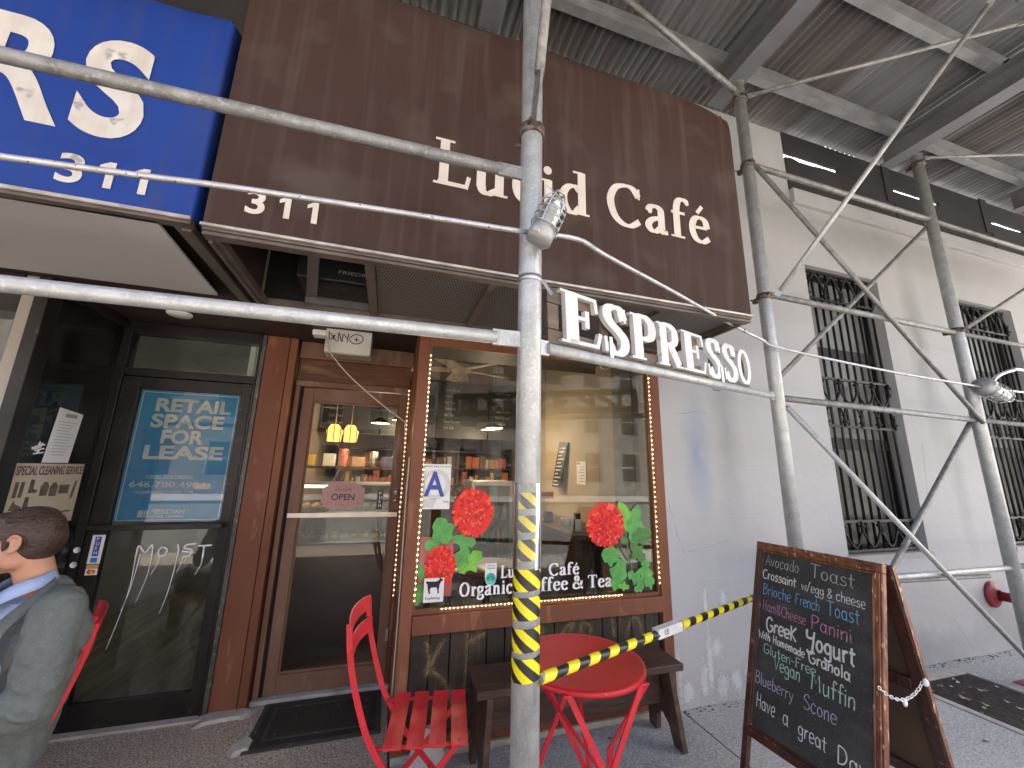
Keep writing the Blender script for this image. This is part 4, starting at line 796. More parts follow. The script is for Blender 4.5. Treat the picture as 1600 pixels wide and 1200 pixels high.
cable('wire', [(-.50, 2.96, 2.49), (-.485, 2.93, 2.42), (-.45, 2.93, 2.33), (-.30, 2.93, 2.17), (-.1, 2.94, 2.01), (.06, 2.95, 1.90), (.10, 2.95, 1.87)], .0045, cablew, 'cream cable sagging from the white box to the window post', 'wire')
wb = thing('emergency_light_box', 'white plastic light box with black marker scribble above the cafe door', 'light box', (-.33, 3.0, 2.33))
build('case', MB().box((-.50, 2.94, 2.345), (-.19, 3.10, 2.52)), M('aged_white_plastic', (.62, .60, .56), (.52, .49, .44), 8, rough=.45), wb, .006); build('lens', MB().box((-.482, 2.955, 2.338), (-.208, 3.085, 2.3445)), M('yellowed_lens', (.34, .30, .22), rough=.4), wb)
build('mount', MB().box((-.60, 3.0, 2.48), (-.502, 3.09, 2.52)), paperw, wb, .004)
mb = MB()
for ln in ([(.02, .13), (.03, .07), (.06, .11), (.05, .07)], [(.03, .12), (.08, .06), (.085, .13), (.11, .06), (.115, .12), (.145, .09), (.15, .13), (.145, .06)], [(.16, .095), (.19, .125), (.24, .12), (.25, .085), (.22, .06), (.18, .06), (.158, .09)], [(.19, .09), (.225, .088)], [(.205, .105), (.207, .073)]):
    mb.ribbon(catm(ln, 4), [.0065] * (len(catm(ln, 4))), (-.50, 2.9385, 2.365), UX, UZ, NY * .0008)
build('marker_scribble', mb, inkb, wb)
dl = thing('ceiling_disc_light', 'round white disc light under the dark soffit of the vacant shop', 'ceiling light', (-1.40, 2.99, 2.5)); build('housing', MB().lathe([(0, -.018), (.062, -.018), (.07, -.008), (.07, 0)], (-1.40, 2.99, 2.522), UZ, 24), paperw, dl)

yg = W + .022
def card(name, lab, cat, x, z, w, h, y, mat=paperw, extra=None, th=.001):
    t = thing(name, lab, cat, (x + w / 2, y, z)); build('sheet', MB().box((x, y, z), (x + w, y + th, z + h)), mat, t)
    if extra: extra(t)
    return t
def gradecard(t):
    build('grade_letter', btext(MB(), 'A', .145, (.232, yg - .0025, 1.385), UX, UZ, NY, .001, .028, width=.128), inkblue, t)
    mb = MB()
    for r in (.088, .070): mb.ribbon([(cos(i * pi / 24) * r, sin(i * pi / 24) * r) for i in range(49)], [.0022] * 49, (.297, yg - .0008, 1.455), UX, UZ, NY * .0006)
    for i in range(40):
        an = i * pi / 20; mb.ribbon([(cos(an) * .074, sin(an) * .074), (cos(an) * .084, sin(an) * .084)], [.003, .003], (.297, yg - .0008, 1.455), UX, UZ, NY * .0006)
    build('seal_ring', mb, inkgrey, t)
    mb = btext(MB(), 'SANITARY INSPECTION GRADE', .008, (.222, yg - .001, 1.562), UX, UZ, NY, .0006); btext(mb, 'NYC', .012, (.352, yg - .001, 1.343), UX, UZ, NY, .0006, .01)
    for i in range(5): btext(mb, 'Inspection record ' + 'of this food service'[:12 - i], .005, (.218, yg - .001, 1.362 - i * .011), UX, UZ, NY, .0005)
    build('print', mb, inkb, t)
card('grade_card', 'white card with large blue letter A taped inside the cafe window', 'card', .213, 1.305, .178, .275, yg, paperw, gradecard)
def outl(pts, o, mb, d=.001): return mb.prism(pts, o, UX, UZ, NY * d)
def dog(t):
    mb = MB(); o = (.262, yg - .0235, .80)
    outl([(.012, .085), (.018, .098), (.03, .088), (.07, .092), (.088, .100), (.092, .118), (.100, .108), (.112, .103), (.108, .095), (.100, .092), (.092, .074), (.088, .045), (.090, .028), (.082, .028), (.080, .05), (.072, .062), (.040, .060), (.036, .045), (.040, .028), (.030, .028), (.026, .045), (.022, .062), (.02, .085), (.012, .095)][::-1], o, mb)
    build('dog_print', mb, inkb, t); build('caption', btext(MB(), 'Dog Parking', .012, (.272, yg - .0235, .797), UX, UZ, NY, .0008, .005, width=.085), inkb, t)
card('dog_sticker', 'square white sticker with black dog above the window sill', 'sticker', .262, .780, .118, .132, yg - .0225, paperw, dog)
def trip(t):
    build('green_disc', MB().lathe([(0, 0), (.0335, 0), (.0335, .001)], (.674, yg - .001, .885), NY, 24), M('mint_green', (.10, .62, .48), rough=.5), t)
    mb = MB()
    for s_ in (-1, 1):
        mb.ribbon([(s_ * .013 + .009 * cos(i * pi / 8), .009 * sin(i * pi / 8)) for i in range(17)], [.0025] * 17, (.674, yg - .0022, .884), UX, UZ, NY * .0006); outl([(s_ * .013 + .003 * cos(i * pi / 4), .003 * sin(i * pi / 4)) for i in range(8)], (.674, yg - .0022, .884), mb, .0006)
    mb.ribbon(catm([(-.024, .006), (0, .015), (.024, .006)], 4), [.0025] * 9, (.674, yg - .0028, .884), UX, UZ, NY * .0006)
    btext(mb, "We're on", .0085, (.652, yg - .001, .957), UX, UZ, NY, .0006, .008, width=.044); btext(mb, "Tripadvisor", .0085, (.645, yg - .001, .942), UX, UZ, NY, .0006, .008, width=.058); build('print', mb, inkb, t)
tr_ = thing('review_sticker', 'white shield sticker with green owl disc on the cafe window', 'sticker', (.674, yg, .84)); build('sheet', MB().prism([(-.037, .975), (-.037, .885), (-.030, .862), (-.016, .848), (0, .843), (.016, .848), (.030, .862), (.037, .885), (.037, .975)][::1], (.674, yg, 0), UX, UZ, UY * .001), paperw, tr_); trip(tr_)
ws = thing('window_lettering', 'white serif cafe lettering along the bottom of the big window', 'lettering', (1.0, yg, .81))
def wletters(s, cap, x, z, width):
    S = cap / 70; ff_ = lambda c: SERIF[c]; tot = tw(s, SERIF, 1) * S; sx = width / tot; cx = 0
    for c in s:
        if c not in " '": mb = MB(); glyph(mb, c, SERIF, S, cx, V((x, yg, z)), UX * sx, UZ, NY, 6, 15, .0012); (glyph(mb, "'", SERIF, S, cx + 48, V((x, yg, z)), UX * sx, UZ, NY, 6, 15, .0012) if c == 'e' and s.endswith("e'") else None); build('letter', mb, winwhite, ws)
        cx += SERIF[c][0] + 1
wletters("Lucid", .072, .735, .885, .215); wletters("Cafe'", .072, 1.065, .882, .225); wletters("Organic", .078, .475, .793, .345); wletters("Coffee & Tea", .078, .87, .792, .665)

# painted dahlias
pr = [M('petal_red', (.80, .012, .008), rough=.45), M('petal_deep_red', (.48, .006, .006), rough=.45), M('petal_orange', (.88, .10, .02), rough=.45), M('petal_pink', (.80, .08, .09), rough=.45)]
gr = [M('painted_leaf_green', (.07, .30, .075), (.12, .42, .08), 18, rough=.5), M('painted_leaf_dark', (.05, .17, .04), (.08, .25, .05), 18, rough=.5), M('painted_leaf_lime', (.22, .55, .06), (.14, .45, .05), 14, rough=.5), M('painted_stem', (.16, .15, .06), rough=.5)]
def dahlia(mb, cx, cz, rx, rz, y, dens=1.0):
    lay = 0; rn = random.Random(int(cx * 1000)); mb.cm = 1; mb.prism([(cos(a * pi / 12) * rx * .9, sin(a * pi / 12) * rz * .9) for a in range(24)], (cx, y, cz), UX, UZ, NY * .0005)
    rings = [1, .93, .82, .72, .62, .52, .42, .32, .22, .13, .06]
    for k, rho in enumerate(rings):
        n = max(4, int(34 * rho * dens))
        for i in range(n):
            an = 2 * pi * (i + .5 * (k % 2)) / n + rn.uniform(-.06, .06); L_ = (.25 - .10 * (1 - rho)) * rn.uniform(.8, 1.15); r1 = rho * rn.uniform(.97, 1.04); wd = .085 * (.55 + .45 * rho)
            lay = (lay + 1) % 23; mb.cm = rn.choices([0, 1, 2, 3], [6, 2.2, 1.1 if k > 1 else 2, .8])[0]
            c_, s_ = cos(an), sin(an); pts = []
            for (tt, ww) in ((0, .3), (.5, .8), (.85, 1), (1, .45)): pts.append((r1 - L_ * (1 - tt), wd * ww))
            poly = [(a, b) for a, b in pts] + [(a, -b) for a, b in pts[::-1]]
            mb.prism([((a * c_ - b * s_) * rx, (a * s_ + b * c_) * rz) for a, b in poly][::-1], (cx, y - .0007 - k * .00035 - lay * .000014, cz), UX, UZ, NY * .0004)
def leafp(mb, cx, cz, ang, L_, wd, y, m_, lob=.18, tip=0):
    L_ *= .92; wd *= .88; mb.cm = m_; n = 9; up = []; dn = []
    for i in range(n + 1):
        t = i / n; w = wd * sin(pi * min(1, t * 1.02)) ** .7 * (1 + lob * sin(t * 17)) * .5; up.append((t * L_, w + tip * t * t)); dn.append((t * L_, -w * (1 + lob * .5 * cos(t * 13)) + tip * t * t))
    poly = up + dn[::-1]; c_, s_ = cos(R(ang)), sin(R(ang)); mb.prism([(a * c_ - b * s_, a * s_ + b * c_) for a, b in poly][::-1], (cx, y, cz), UX, UZ, NY * .0006)
    mb.cm = 3 if m_ != 3 else 2
    for q in (.0, ): mb.ribbon([(c_ * L_ * t_, s_ * L_ * t_ ) for t_ in (.05, .45, .85)], [.004, .003, .001], (cx, y - .0008, cz), UX, UZ, NY * .0002)
def stem(mb, pts, w, y): q = catm(pts, 4); mb.cm = 3; mb.ribbon(q, [w] * len(q), (0, y, 0), UX, UZ, NY * .0005)
def vinyl(lab, fl, leaves, stems):
    t = thing('painted_flower', lab, 'window decal', (fl[0][0], yg, .78), group='red dahlias on the cafe window')
    mb = MB()
    for s_ in stems: stem(mb, s_, .008, yg - .0002)
    for i, l_ in enumerate(leaves): leafp(mb, *l_[:5], yg - .0014 - .0012 * i, *l_[5:])
    build('leaves', mb, gr, t)
    mb = MB()
    for f_ in fl: dahlia(mb, *f_, yg - .010)
    build('blossom', mb, pr, t)
vinyl('upper left painted red dahlia beside the grade card', [(.543, 1.285, .132, .150)], [(.40, 1.10, 118, .19, .15, 0), (.36, 1.06, 155, .13, .11, 0, .25), (.42, 1.13, -12, .17, .10, 0, .25), (.34, 1.05, -30, .09, .06, 0)], [[(.27, .80), (.30, .93), (.36, 1.07), (.45, 1.17)]])
vinyl('lower left painted red dahlia above the dog sticker', [(.353, .975, .095, .118)], [(.47, .93, 40, .20, .12, 2, .3), (.26, .90, 115, .12, .07, 0), (.27, .86, 235, .13, .09, 0, .3), (.45, .96, 60, .15, .10, 0, .2), (.27, .87, 200, .08, .06, 1)], [[(.28, .80), (.29, .88), (.33, .95)]])
build('pink_card', MB().box((.226, yg + .006, .80), (.43, yg + .007, 1.14)), M('pink_card', (.72, .16, .16), rough=.6), bpy.data.objects['painted_flower.001'])
vinyl('right painted red dahlia with tall green leaves by the lights', [(1.492, 1.193, .148, .150)], [(1.70, 1.13, 112, .26, .13, 2, .12), (1.70, 1.06, 76, .30, .13, 0, .35), (1.70, 1.09, 15, .19, .13, 1), (1.69, 1.06, -48, .18, .11, 1, .3), (1.60, .985, 175, .16, .15, 0, .22), (1.62, .97, 250, .24, .14, 0, .2), (1.66, 1.09, 190, .06, .06, 1),
       (1.78, .80, 80, .17, .11, 0, .4), (1.78, .80, 150, .16, .09, 0, .4), (1.80, .79, 60, .09, .06, 2, .3), (1.66, .78, 170, .10, .05, 2, .5), (1.78, .79, 20, .10, .09, 0, .3), (1.78, .79, 200, .10, .07, 0, .3)], [[(1.66, 1.13), (1.67, 1.02), (1.70, .88), (1.80, .80)], [(1.60, 1.10), (1.63, 1.0), (1.67, .95)]])

# cafe door: hanging OPEN plaque, sticker
op = thing('open_plaque', 'pink scalloped plaque reading OPEN hung inside the cafe door glass', 'sign', (-.315, D, 1.30)); yo = D + .012
pk = M('pink_wood_plaque', (.52, .30, .27), (.46, .26, .23), 5, rough=.6, st=(.3, 1, 4))
pts = []
for i in range(48):
    an = 2 * pi * i / 48; rx, rz = .152, .102; c_, s_ = cos(an), sin(an); k = (abs(c_) ** 3 + abs(s_) ** 3) ** (-1 / 3) * (1 - .05 * cos(8 * an)); pts.append((c_ * rx * min(k, 1.12), s_ * rz * min(k, 1.12)))
build('board', MB().prism(pts[::-1], (-.31, yo, 1.335), UX, UZ, NY * .006), pk, op); mb = btext(MB(), 'OPEN', .044, (-.395, yo - .0065, 1.303), UX, UZ, NY, .001, .024, width=.165); build('print', mb, M('charcoal_print', (.06, .055, .06), rough=.6), op)
mb = btext(MB(), 'WELCOME', .020, (-.375, yo - .0065, 1.368), UX, UZ, NY, .001, .0, width=.125); mb.ribbon(catm([(-.06, .073), (-.03, .062), (0, .076), (.03, .062), (.06, .073)], 4), [.002] * 17, (-.31, yo - .0065, 1.335), UX, UZ, NY * .0006); mb.ribbon(catm([(-.05, -.066), (-.02, -.078), (0, -.064), (.02, -.078), (.05, -.066)], 4), [.002] * 17, (-.31, yo - .0065, 1.335), UX, UZ, NY * .0006)
build('print', mb, M('brown_print', (.16, .07, .05), rough=.6), op)
build('string', MB().path([(-.40, yo, 1.43), (-.305, yo, 1.66), (-.25, yo, 1.43)], .003, 6), cablew, op); build('hook', MB().ball((-.305, yo, 1.665), .012), cablew, op)
ps = thing('push_sticker', 'small black upright PUSH sticker on the cafe door', 'sticker', (-.05, D, 1.24)); build('sheet', MB().box((-.062, D + .012, 1.232), (-.018, D + .0145, 1.372)), blk, ps); mb = MB()
for i, c in enumerate('PUSH'): btext(mb, c, .021, (-.048, D + .0115, 1.342 - i * .031), UX, UZ, NY, .0006, .02)
build('print', mb, winwhite, ps)

# vacant shop door: blue poster, push sticker, card stickers, sprayed word, sign and notices
pp = thing('lease_poster', 'blue RETAIL SPACE FOR LEASE poster inside the vacant shop door', 'poster', (-1.37, 3.29, 1.16)); yp = y0 + .038
build('sheet', MB().box((-1.668, yp, 1.170), (-1.07, yp + .002, 2.047)), posterb, pp); build('keyline', MB().box((-1.655, yp - .001, 1.18), (-1.650, yp, 2.035)).box((-1.088, yp - .001, 1.18), (-1.083, yp, 2.035)).box((-1.65, yp - .001, 2.03), (-1.088, yp, 2.035)).box((-1.65, yp - .001, 1.18), (-1.088, yp, 1.185)), posterw, pp)
for s_, z, x, wd, cap, bd in (('RETAIL', 1.905, -1.575, .45, .085, .05), ('SPACE', 1.795, -1.58, .43, .085, .05), ('FOR', 1.687, -1.51, .25, .085, .05), ('LEASE', 1.580, -1.59, .46, .085, .05), ('GREG GOLDBERG', 1.448, -1.54, .26, .022, .006), ('646.780.4904', 1.392, -1.625, .43, .036, .02), ('GG@MERIDIANCAPITAL.COM', 1.352, -1.59, .33, .016, .004), ('MERIDIAN', 1.222, -1.475, .185, .026, .02), ('RETAIL LEASING', 1.198, -1.475, .185, .017, .004)):
    build('lettering', btext(MB(), s_, cap, (x, yp - .001, z), UX, UZ, NY, .0008, bd, width=wd, shear=.0), posterw, pp)
build('logo_block', MB().box((-1.545, yp - .001, 1.200), (-1.515, yp, 1.245)).box((-1.510, yp - .001, 1.200), (-1.503, yp, 1.245)).box((-1.498, yp - .001, 1.200), (-1.487, yp, 1.245)), posterw, pp)
build('paper_tape', MB().box((-1.255, yp - .003, 1.382), (-1.165, yp - .0015, 1.418)), M('pale_tape', (.72, .62, .52), rough=.6), pp)
st = thing('push_sticker', 'white upright PUSH sticker with card logos on the black shop door', 'sticker', (-1.70, y0, .95)); yk = y0 + .0085
build('sheet', MB().box((-1.735, yk, .93), (-1.67, yk + .001, 1.10)), winwhite, st); build('panel', MB().box((-1.718, yk - .001, .975), (-1.687, yk, 1.09)), inkblue, st); mb = MB()
for i, c in enumerate('PUSH'): btext(mb, c, .018, (-1.711, yk - .002, 1.067 - i * .027), UX, UZ, NY, .0006, .02)
build('print', mb, winwhite, st); build('blue_logo', MB().box((-1.719, yk - .001, .938), (-1.686, yk, .966)), M('logo_blue', (.03, .22, .62), rough=.5), st)
cs = thing('card_stickers', 'small orange and white payment stickers below the PUSH sticker', 'sticker', (-1.70, y0, .86)); build('strip', MB().box((-1.732, yk, .905), (-1.672, yk + .001, .926)), M('orange_strip', (.75, .38, .08), rough=.5), cs); build('white_square', MB().box((-1.732, yk, .865), (-1.672, yk + .001, .903)), winwhite, cs)
build('discs', MB().lathe([(0, 0), (.014, 0), (.014, .001)], (-1.710, yk - .0005, .884), NY, 16), M('logo_red', (.65, .06, .03), rough=.5), cs); build('discs', MB().lathe([(0, 0), (.014, 0), (.014, .001)], (-1.694, yk - .0018, .884), NY, 16), M('logo_orange', (.85, .35, .03), rough=.5), cs)
for z in (1.015, .93): build('round_sticker', MB().lathe([(0, 0), (.018, 0), (.018, .001)], (-1.792, y0 - .001, z), NY, 16), winwhite, dd)
gt = thing('sprayed_word', 'dripping grey sprayed word on the lower glass of the black shop door', 'graffiti', (-1.35, y0, .5)); yy = y0 + .0275; lines = []
for ch in ([(0, 0), (.005, .07), (.045, .03), (.075, .075), (.085, .01)], [(.13, .06), (.115, .03), (.13, .005), (.155, .01), (.16, .045), (.13, .06)], [(.215, .075), (.225, .04), (.225, .0)], [(.32, .075), (.27, .07), (.255, .05), (.30, .035), (.29, .0), (.255, -.005)], [(.33, .06), (.41, .062)], [(.365, .06), (.368, -.02)], [(.245, .03), (.31, .02)]): lines.append((ch, .010))
mb = MB(); oo = (-1.50, yy, .955)
for k, (ln, w_) in enumerate(lines): q = catm(ln, 5); mb.ribbon(q, [w_ * random.uniform(.8, 1.1) for _ in q], oo, UX, UZ, NY * (.0006 + .0001 * k))
for x_, z_, L_ in ((0, 0, .52), (.022, .02, .33), (.085, .01, .28), (.125, .01, .12), (.225, .0, .34), (.26, -.0, .10), (.366, -.02, .10), (.272, .0, .06)):
    q = catm([(x_, z_), (x_ + random.uniform(-.008, .004), z_ - L_ * .35), (x_ - .012 - L_ * .02, z_ - L_ * .7), (x_ - .02 - L_ * .06, z_ - L_)], 4); mb.ribbon(q, [.0052 - .0028 * i / len(q) for i in range(len(q))], oo, UX, UZ, NY * .0005)
build('paint', mb, greyspray, gt)
xs_ = -1.815
sg = thing('cleaning_sign', 'yellowed SPECIAL CLEANING SERVICE sign on the return window at left', 'sign', (xs_, 2.95, 1.2)); X2 = V((-.0, 1, 0)); NX = V((1, 0, 0))
build('sheet', MB().box((xs_, 2.705, 1.20), (xs_ + .002, 3.19, 1.535)), papery, sg); build('title', btext(MB(), 'SPECIAL CLEANING SERVICE', .045, (xs_ + .0022, 2.715, 1.475), X2, UZ, NX, .001, .022, width=.465), inkpurple, sg)
mb = MB(); P2_ = lambda pts, y_, z_: mb.prism(pts, (xs_ + .0022, y_, z_), X2, UZ, NX * .0008)
boot = [(0, 0), (.055, 0), (.06, .012), (.03, .022), (.028, .07), (.004, .07)]; coat = [(0, 0), (.05, 0), (.054, .05), (.036, .075), (.014, .075), (-.004, .05)]
P2_([(0, 0), (.022, 0), (.024, .08), (.002, .08)], 2.73, 1.36); P2_([(0, 0), (.022, 0), (.024, .08), (.002, .08)], 2.765, 1.36); P2_(boot, 2.82, 1.38); P2_(coat, 2.90, 1.36); P2_(coat, 2.965, 1.355); P2_([(0, 0), (.075, 0), (.075, .05), (0, .05)], 3.03, 1.365); P2_([(0, 0), (.02, .01), (.03, .10), (.018, .11), (.004, .05)], 3.13, 1.33); P2_([(0, 0), (.06, -.01), (.075, .01), (.03, .03), (.02, .05)], 2.73, 1.30); P2_(boot, 2.81, 1.29)
build('pictures', mb, M('sign_picture_ink', (.09, .075, .07), (.16, .13, .1), 30, rough=.6), sg); build('small_print', btext(btext(MB(), 'Shoe Repair & High Needs Leather', .014, (xs_ + .0022, 2.74, 1.255), X2, UZ, NX, .0008, .004, width=.42), 'Ugg Boots  Suede  Purses  Zippers', .012, (xs_ + .0022, 2.76, 1.232), X2, UZ, NX, .0008, .004, width=.38), inkb, sg)
nt_ = thing('paper_notice', 'long white printed notice taped inside the return window at left', 'notice', (xs_, 2.96, 1.54)); build('sheet', MB().prism([(0, 0), (.19, 0), (.215, .29), (.025, .31)], (xs_, 2.86, 1.54), X2, UZ, NX * .0015), paperw, nt_)
mb = MB().box((xs_ + .002, 2.94, 1.80), (xs_ + .0026, 3.03, 1.822)); 
for i in range(12): mb.box((xs_ + .002, 2.90 + (i % 3) * .006, 1.77 - i * .017), (xs_ + .0025, 3.035 - (i % 4) * .012, 1.773 - i * .017))
build('print', mb, inkgrey, nt_)
sc_st = thing('peeling_sticker', 'small torn white sticker on the return window left of the notice', 'sticker', (xs_, 2.78, 1.6)); mb = MB()
for a in range(9): mb.beam((xs_ + .001, 2.79 + .02 * sin(a), 1.605 + a * .006 - .02), (xs_ + .001, 2.835 + .02 * cos(a * 2), 1.615 + a * .007 - .02), .001 + .0001 * a, .008)
build('shreds', mb, paperw, sc_st)

# yellow-brown sprayed letters on the planks
spray = M('ochre_spray_haze', (.30, .23, .10), (.12, .085, .04), 24, rough=.7, bump=.3)
def sprayed(nm, lab, strokes):
    """soft-edged spray: transparent falloff from a noisy field in the stroke's own shape"""
    t = thing(nm, lab, 'graffiti', (strokes[0][0][0], W, .4)); mb = MB(); rn = random.Random(9)
    for s_ in strokes:
        q = catm(s_, 10)
        for i in range(len(q) * 44):
            p = q[rn.randrange(len(q))]; d_ = abs(rn.gauss(0, .021)); an = rn.uniform(0, 2 * pi); r = rn.uniform(.0006, .0019) * (1.2 - min(1, d_ / .05)); x, z = p[0] + cos(an) * d_, p[1] + sin(an) * d_ * 1.1
            if r > 0 and .21 < x < 1.90 and .11 < z < .60: y_ = W + .0115 - rn.random() * .0025; mb.add([(x - r, y_, z), (x, y_, z - r * 1.8), (x + r, y_, z), (x, y_, z + r * 1.8)], [(0, 1, 2, 3)])
    build('paint_specks', mb, spray, t, kind='stuff')
sprayed('sprayed_letter', 'ochre sprayed letter K on the dark planks left of the taped pole', [[(.30, .56), (.32, .46), (.31, .40)], [(.40, .57), (.35, .48), (.33, .43), (.40, .37), (.45, .28), (.47, .17)]])
sprayed('sprayed_letter', 'ochre sprayed upright stroke and hook on the planks behind the bench', [[(.535, .59), (.54, .48), (.535, .36), (.53, .28)], [(.54, .53), (.58, .56), (.64, .585)]])
sprayed('sprayed_letter', 'row of faded ochre sprayed loops on the planks right of the taped pole', [[(1.02, .585), (1.03, .50), (1.04, .46)], [(1.14, .48), (1.17, .56), (1.24, .60), (1.21, .54), (1.24, .47)], [(1.28, .50), (1.30, .58), (1.36, .56), (1.35, .48), (1.42, .46)], [(1.52, .59), (1.53, .49)], [(1.62, .48), (1.67, .58), (1.72, .575), (1.75, .48)]])
# white splashes low on the grey wall
splash = M('white_paint_splash', (.66, .66, .66), (.56, .56, .57), 20, rough=.6)
mb = MB(); rn = random.Random(2)
for cx, cz, sx, sz, n in ((2.08, .10, .06, .05, 160), (2.22, .16, .05, .09, 180), (2.28, .26, .03, .16, 240), (2.35, .34, .05, .05, 160), (2.38, .10, .06, .06, 180), (2.5, .13, .06, .06, 160), (2.62, .18, .05, .05, 120), (2.28, .62, .02, .10, 90), (2.44, .66, .04, .05, 60), (2.02, .2, .02, .14, 90)):
    for i in range(n * 3):
        x, z = rn.gauss(cx, sx * .35), rn.gauss(cz, sz * .5); r = rn.uniform(.0015, .006)
        if z > .01 and x > 2.0: y_ = W - .0004 - rn.random() * .002; mb.add([(x - r, y_, z), (x, y_, z - r * 1.6), (x + r, y_, z), (x, y_, z + r * 1.6)], [(0, 1, 2, 3)])
o_ = single('paint_splashes', mb, splash, 'spatters of white paint low on the grey wall beside the cafe', 'paint'); o_['kind'] = 'stuff'

crk = M('crack_line', (.12, .12, .12), rough=.9); mb = MB(); rn = random.Random(31)
for x0_, z0_, dx_, dz_, n_ in ((2.02, 1.35, .02, -.05, 7), (2.1, .98, .05, .006, 9), (3.1, 1.0, .03, -.04, 10), (5.05, 1.9, -.012, -.07, 9), (3.25, 3.9, .02, -.08, 8), (2.7, .03, .01, .06, 7), (5.2, .04, -.03, .05, 6), (2.15, 2.02, .035, .004, 8)):
    pts = [(x0_, z0_)]
    for q in range(n_): pts.append((pts[-1][0] + dx_ + rn.uniform(-.012, .012), pts[-1][1] + dz_ + rn.uniform(-.012, .012)))
    mb.ribbon(pts, [rn.uniform(.0006, .0022) for _ in pts], (0, W - .0004, 0), UX, UZ, NY * .0004)
o_ = single('wall_cracks', mb, crk, 'hairline cracks running through the grey painted wall', 'cracks'); o_['kind'] = 'stuff'
mb = MB()
for i in range(90):
    x, y, r = rn.uniform(-3, 7.5), rn.uniform(.2, 2.45), rn.uniform(.006, .016); y = min(y, 2.5); n_ = 9; mb.add([(x + cos(q * 2 * pi / n_) * r * rn.uniform(.75, 1.15), y + sin(q * 2 * pi / n_) * r * rn.uniform(.75, 1.15), .0042 + i * .00002) for q in range(n_)], [tuple(range(n_))])
o_ = single('gum_spots', mb, M('trodden_gum', (.10, .095, .09), (.16, .15, .145), 30, rough=.8), 'dark trodden gum spots scattered over the pavement', 'gum'); o_['kind'] = 'stuff'
# ============================================================ FURNITURE
def bistro_chair(lab, loc, rotz):
    """faces +x; origin on the ground under the seat"""
    t = thing('bistro_chair', lab, 'chair', loc, rotz, 'red folding bistro chairs'); B = lambda n_, mb_, **k: build(n_, mb_, redm, t, local=True, **k)
    for x in (-.125, -.035, .055, .145):
        B('seat_slat', MB().grid(lambda s, q, x=x: V((x - .0335 + .067 * s, -.205 + .41 * q, .455 - .004 * (1 - (2 * s - 1) ** 2) + .0)), 4, 1).grid(lambda s, q, x=x: V((x - .0335 + .067 * s, -.205 + .41 * q, .449 - .004 * (1 - (2 * s - 1) ** 2))), 4, 1, flip=True)
          .box((x - .0335, -.2055, .447), (x + .0335, -.2045, .4555)).box((x - .0335, .2045, .447), (x + .0335, .2055, .4555)).box((x - .0345, -.205, .447), (x - .0335, .205, .456)).box((x + .0335, -.205, .447), (x + .0345, .205, .456))
          .ball((x, -.17, .4525), .006, (1, 1, .5), 8, 4).ball((x, .17, .4525), .006, (1, 1, .5), 8, 4))
    for s_ in (-1, 1):
        y = .175 * s_
        B('seat_rail', MB().tube((-.20, y, .440), (.165, y, .440), .0075, n=8))
        q = catm([(-.335, y * 1.1, .905), (-.325, y * 1.1, .82), (-.30, y * 1.1, .70), (-.255, y * 1.08, .56), (-.205, y * 1.05, .45), (-.07, y * 1.02, .26), (.165, y, .01)], 5); mb = MB()
        for a, b_ in zip(q, q[1:]): mb.beam(a, V(b_) + (V(b_) - V(a)) * .04, .007 if s_ else 0, .024, V((1, 0, .3)))
        B('back_leg', mb)
        B('front_leg', MB().beam((.15, y * .86, .437), (-.235, y * .86, .01), .007, .022, V((1, 0, .3))).tube((.15, y, .437), (.15, y * .8, .437), .008, n=8).tube((-.035, y * 1.05, .228), (-.035, y * .8, .228), .009, n=8))
        B('foot_cap', MB().tube((.16, y, .0), (.165, y, .02), .014, n=8))
    B('rung', MB().tube((-.145, -.15, .11), (-.145, .15, .11), .006, n=8)); B('rung', MB().tube((.06, -.178, .13), (.06, .178, .13), .006, n=8)); B('rung', MB().tube((.15, -.175, .437), (.15, .175, .437), .006, n=8))
    B('brace_strap', MB().beam((.03, -.178, .155), (-.10, .15, .15), .004, .018)); B('brace_strap', MB().beam((.03, .178, .155), (-.10, -.15, .158), .004, .018))
    for z, xo in ((.875, -.333), (.775, -.318)):
        f_ = lambda s, q, d_=0, z=z, xo=xo: V((xo - .030 * (1 - (2 * s - 1) ** 2) + .010 * (1 - q) + d_, -.205 + .41 * s, z - .032 + .064 * q + .012 * (1 - (2 * s - 1) ** 2)))
        B('back_slat', MB().grid(f_, 12, 2).grid(lambda s, q: f_(s, q, .007), 12, 2, flip=True).grid(lambda s, q: f_(s, 1, .007 * q), 12, 1, flip=True).grid(lambda s, q: f_(s, 0, .007 * q), 12, 1).grid(lambda s, q: f_(0, q, .007 * s), 1, 2).grid(lambda s, q: f_(1, q, .007 * s), 1, 2))
    return t
c1 = bistro_chair('empty red slatted bistro chair on the pavement left of the table', (.262, 2.085, 0), R(-9))
build('paper_tag', MB().box((-.215, -.26, .33), (-.214, -.20, .375)), paperw, c1, local=True)
ch2 = bistro_chair('red bistro chair under the seated man at left edge', (-1.47, 2.22, 0), R(206))

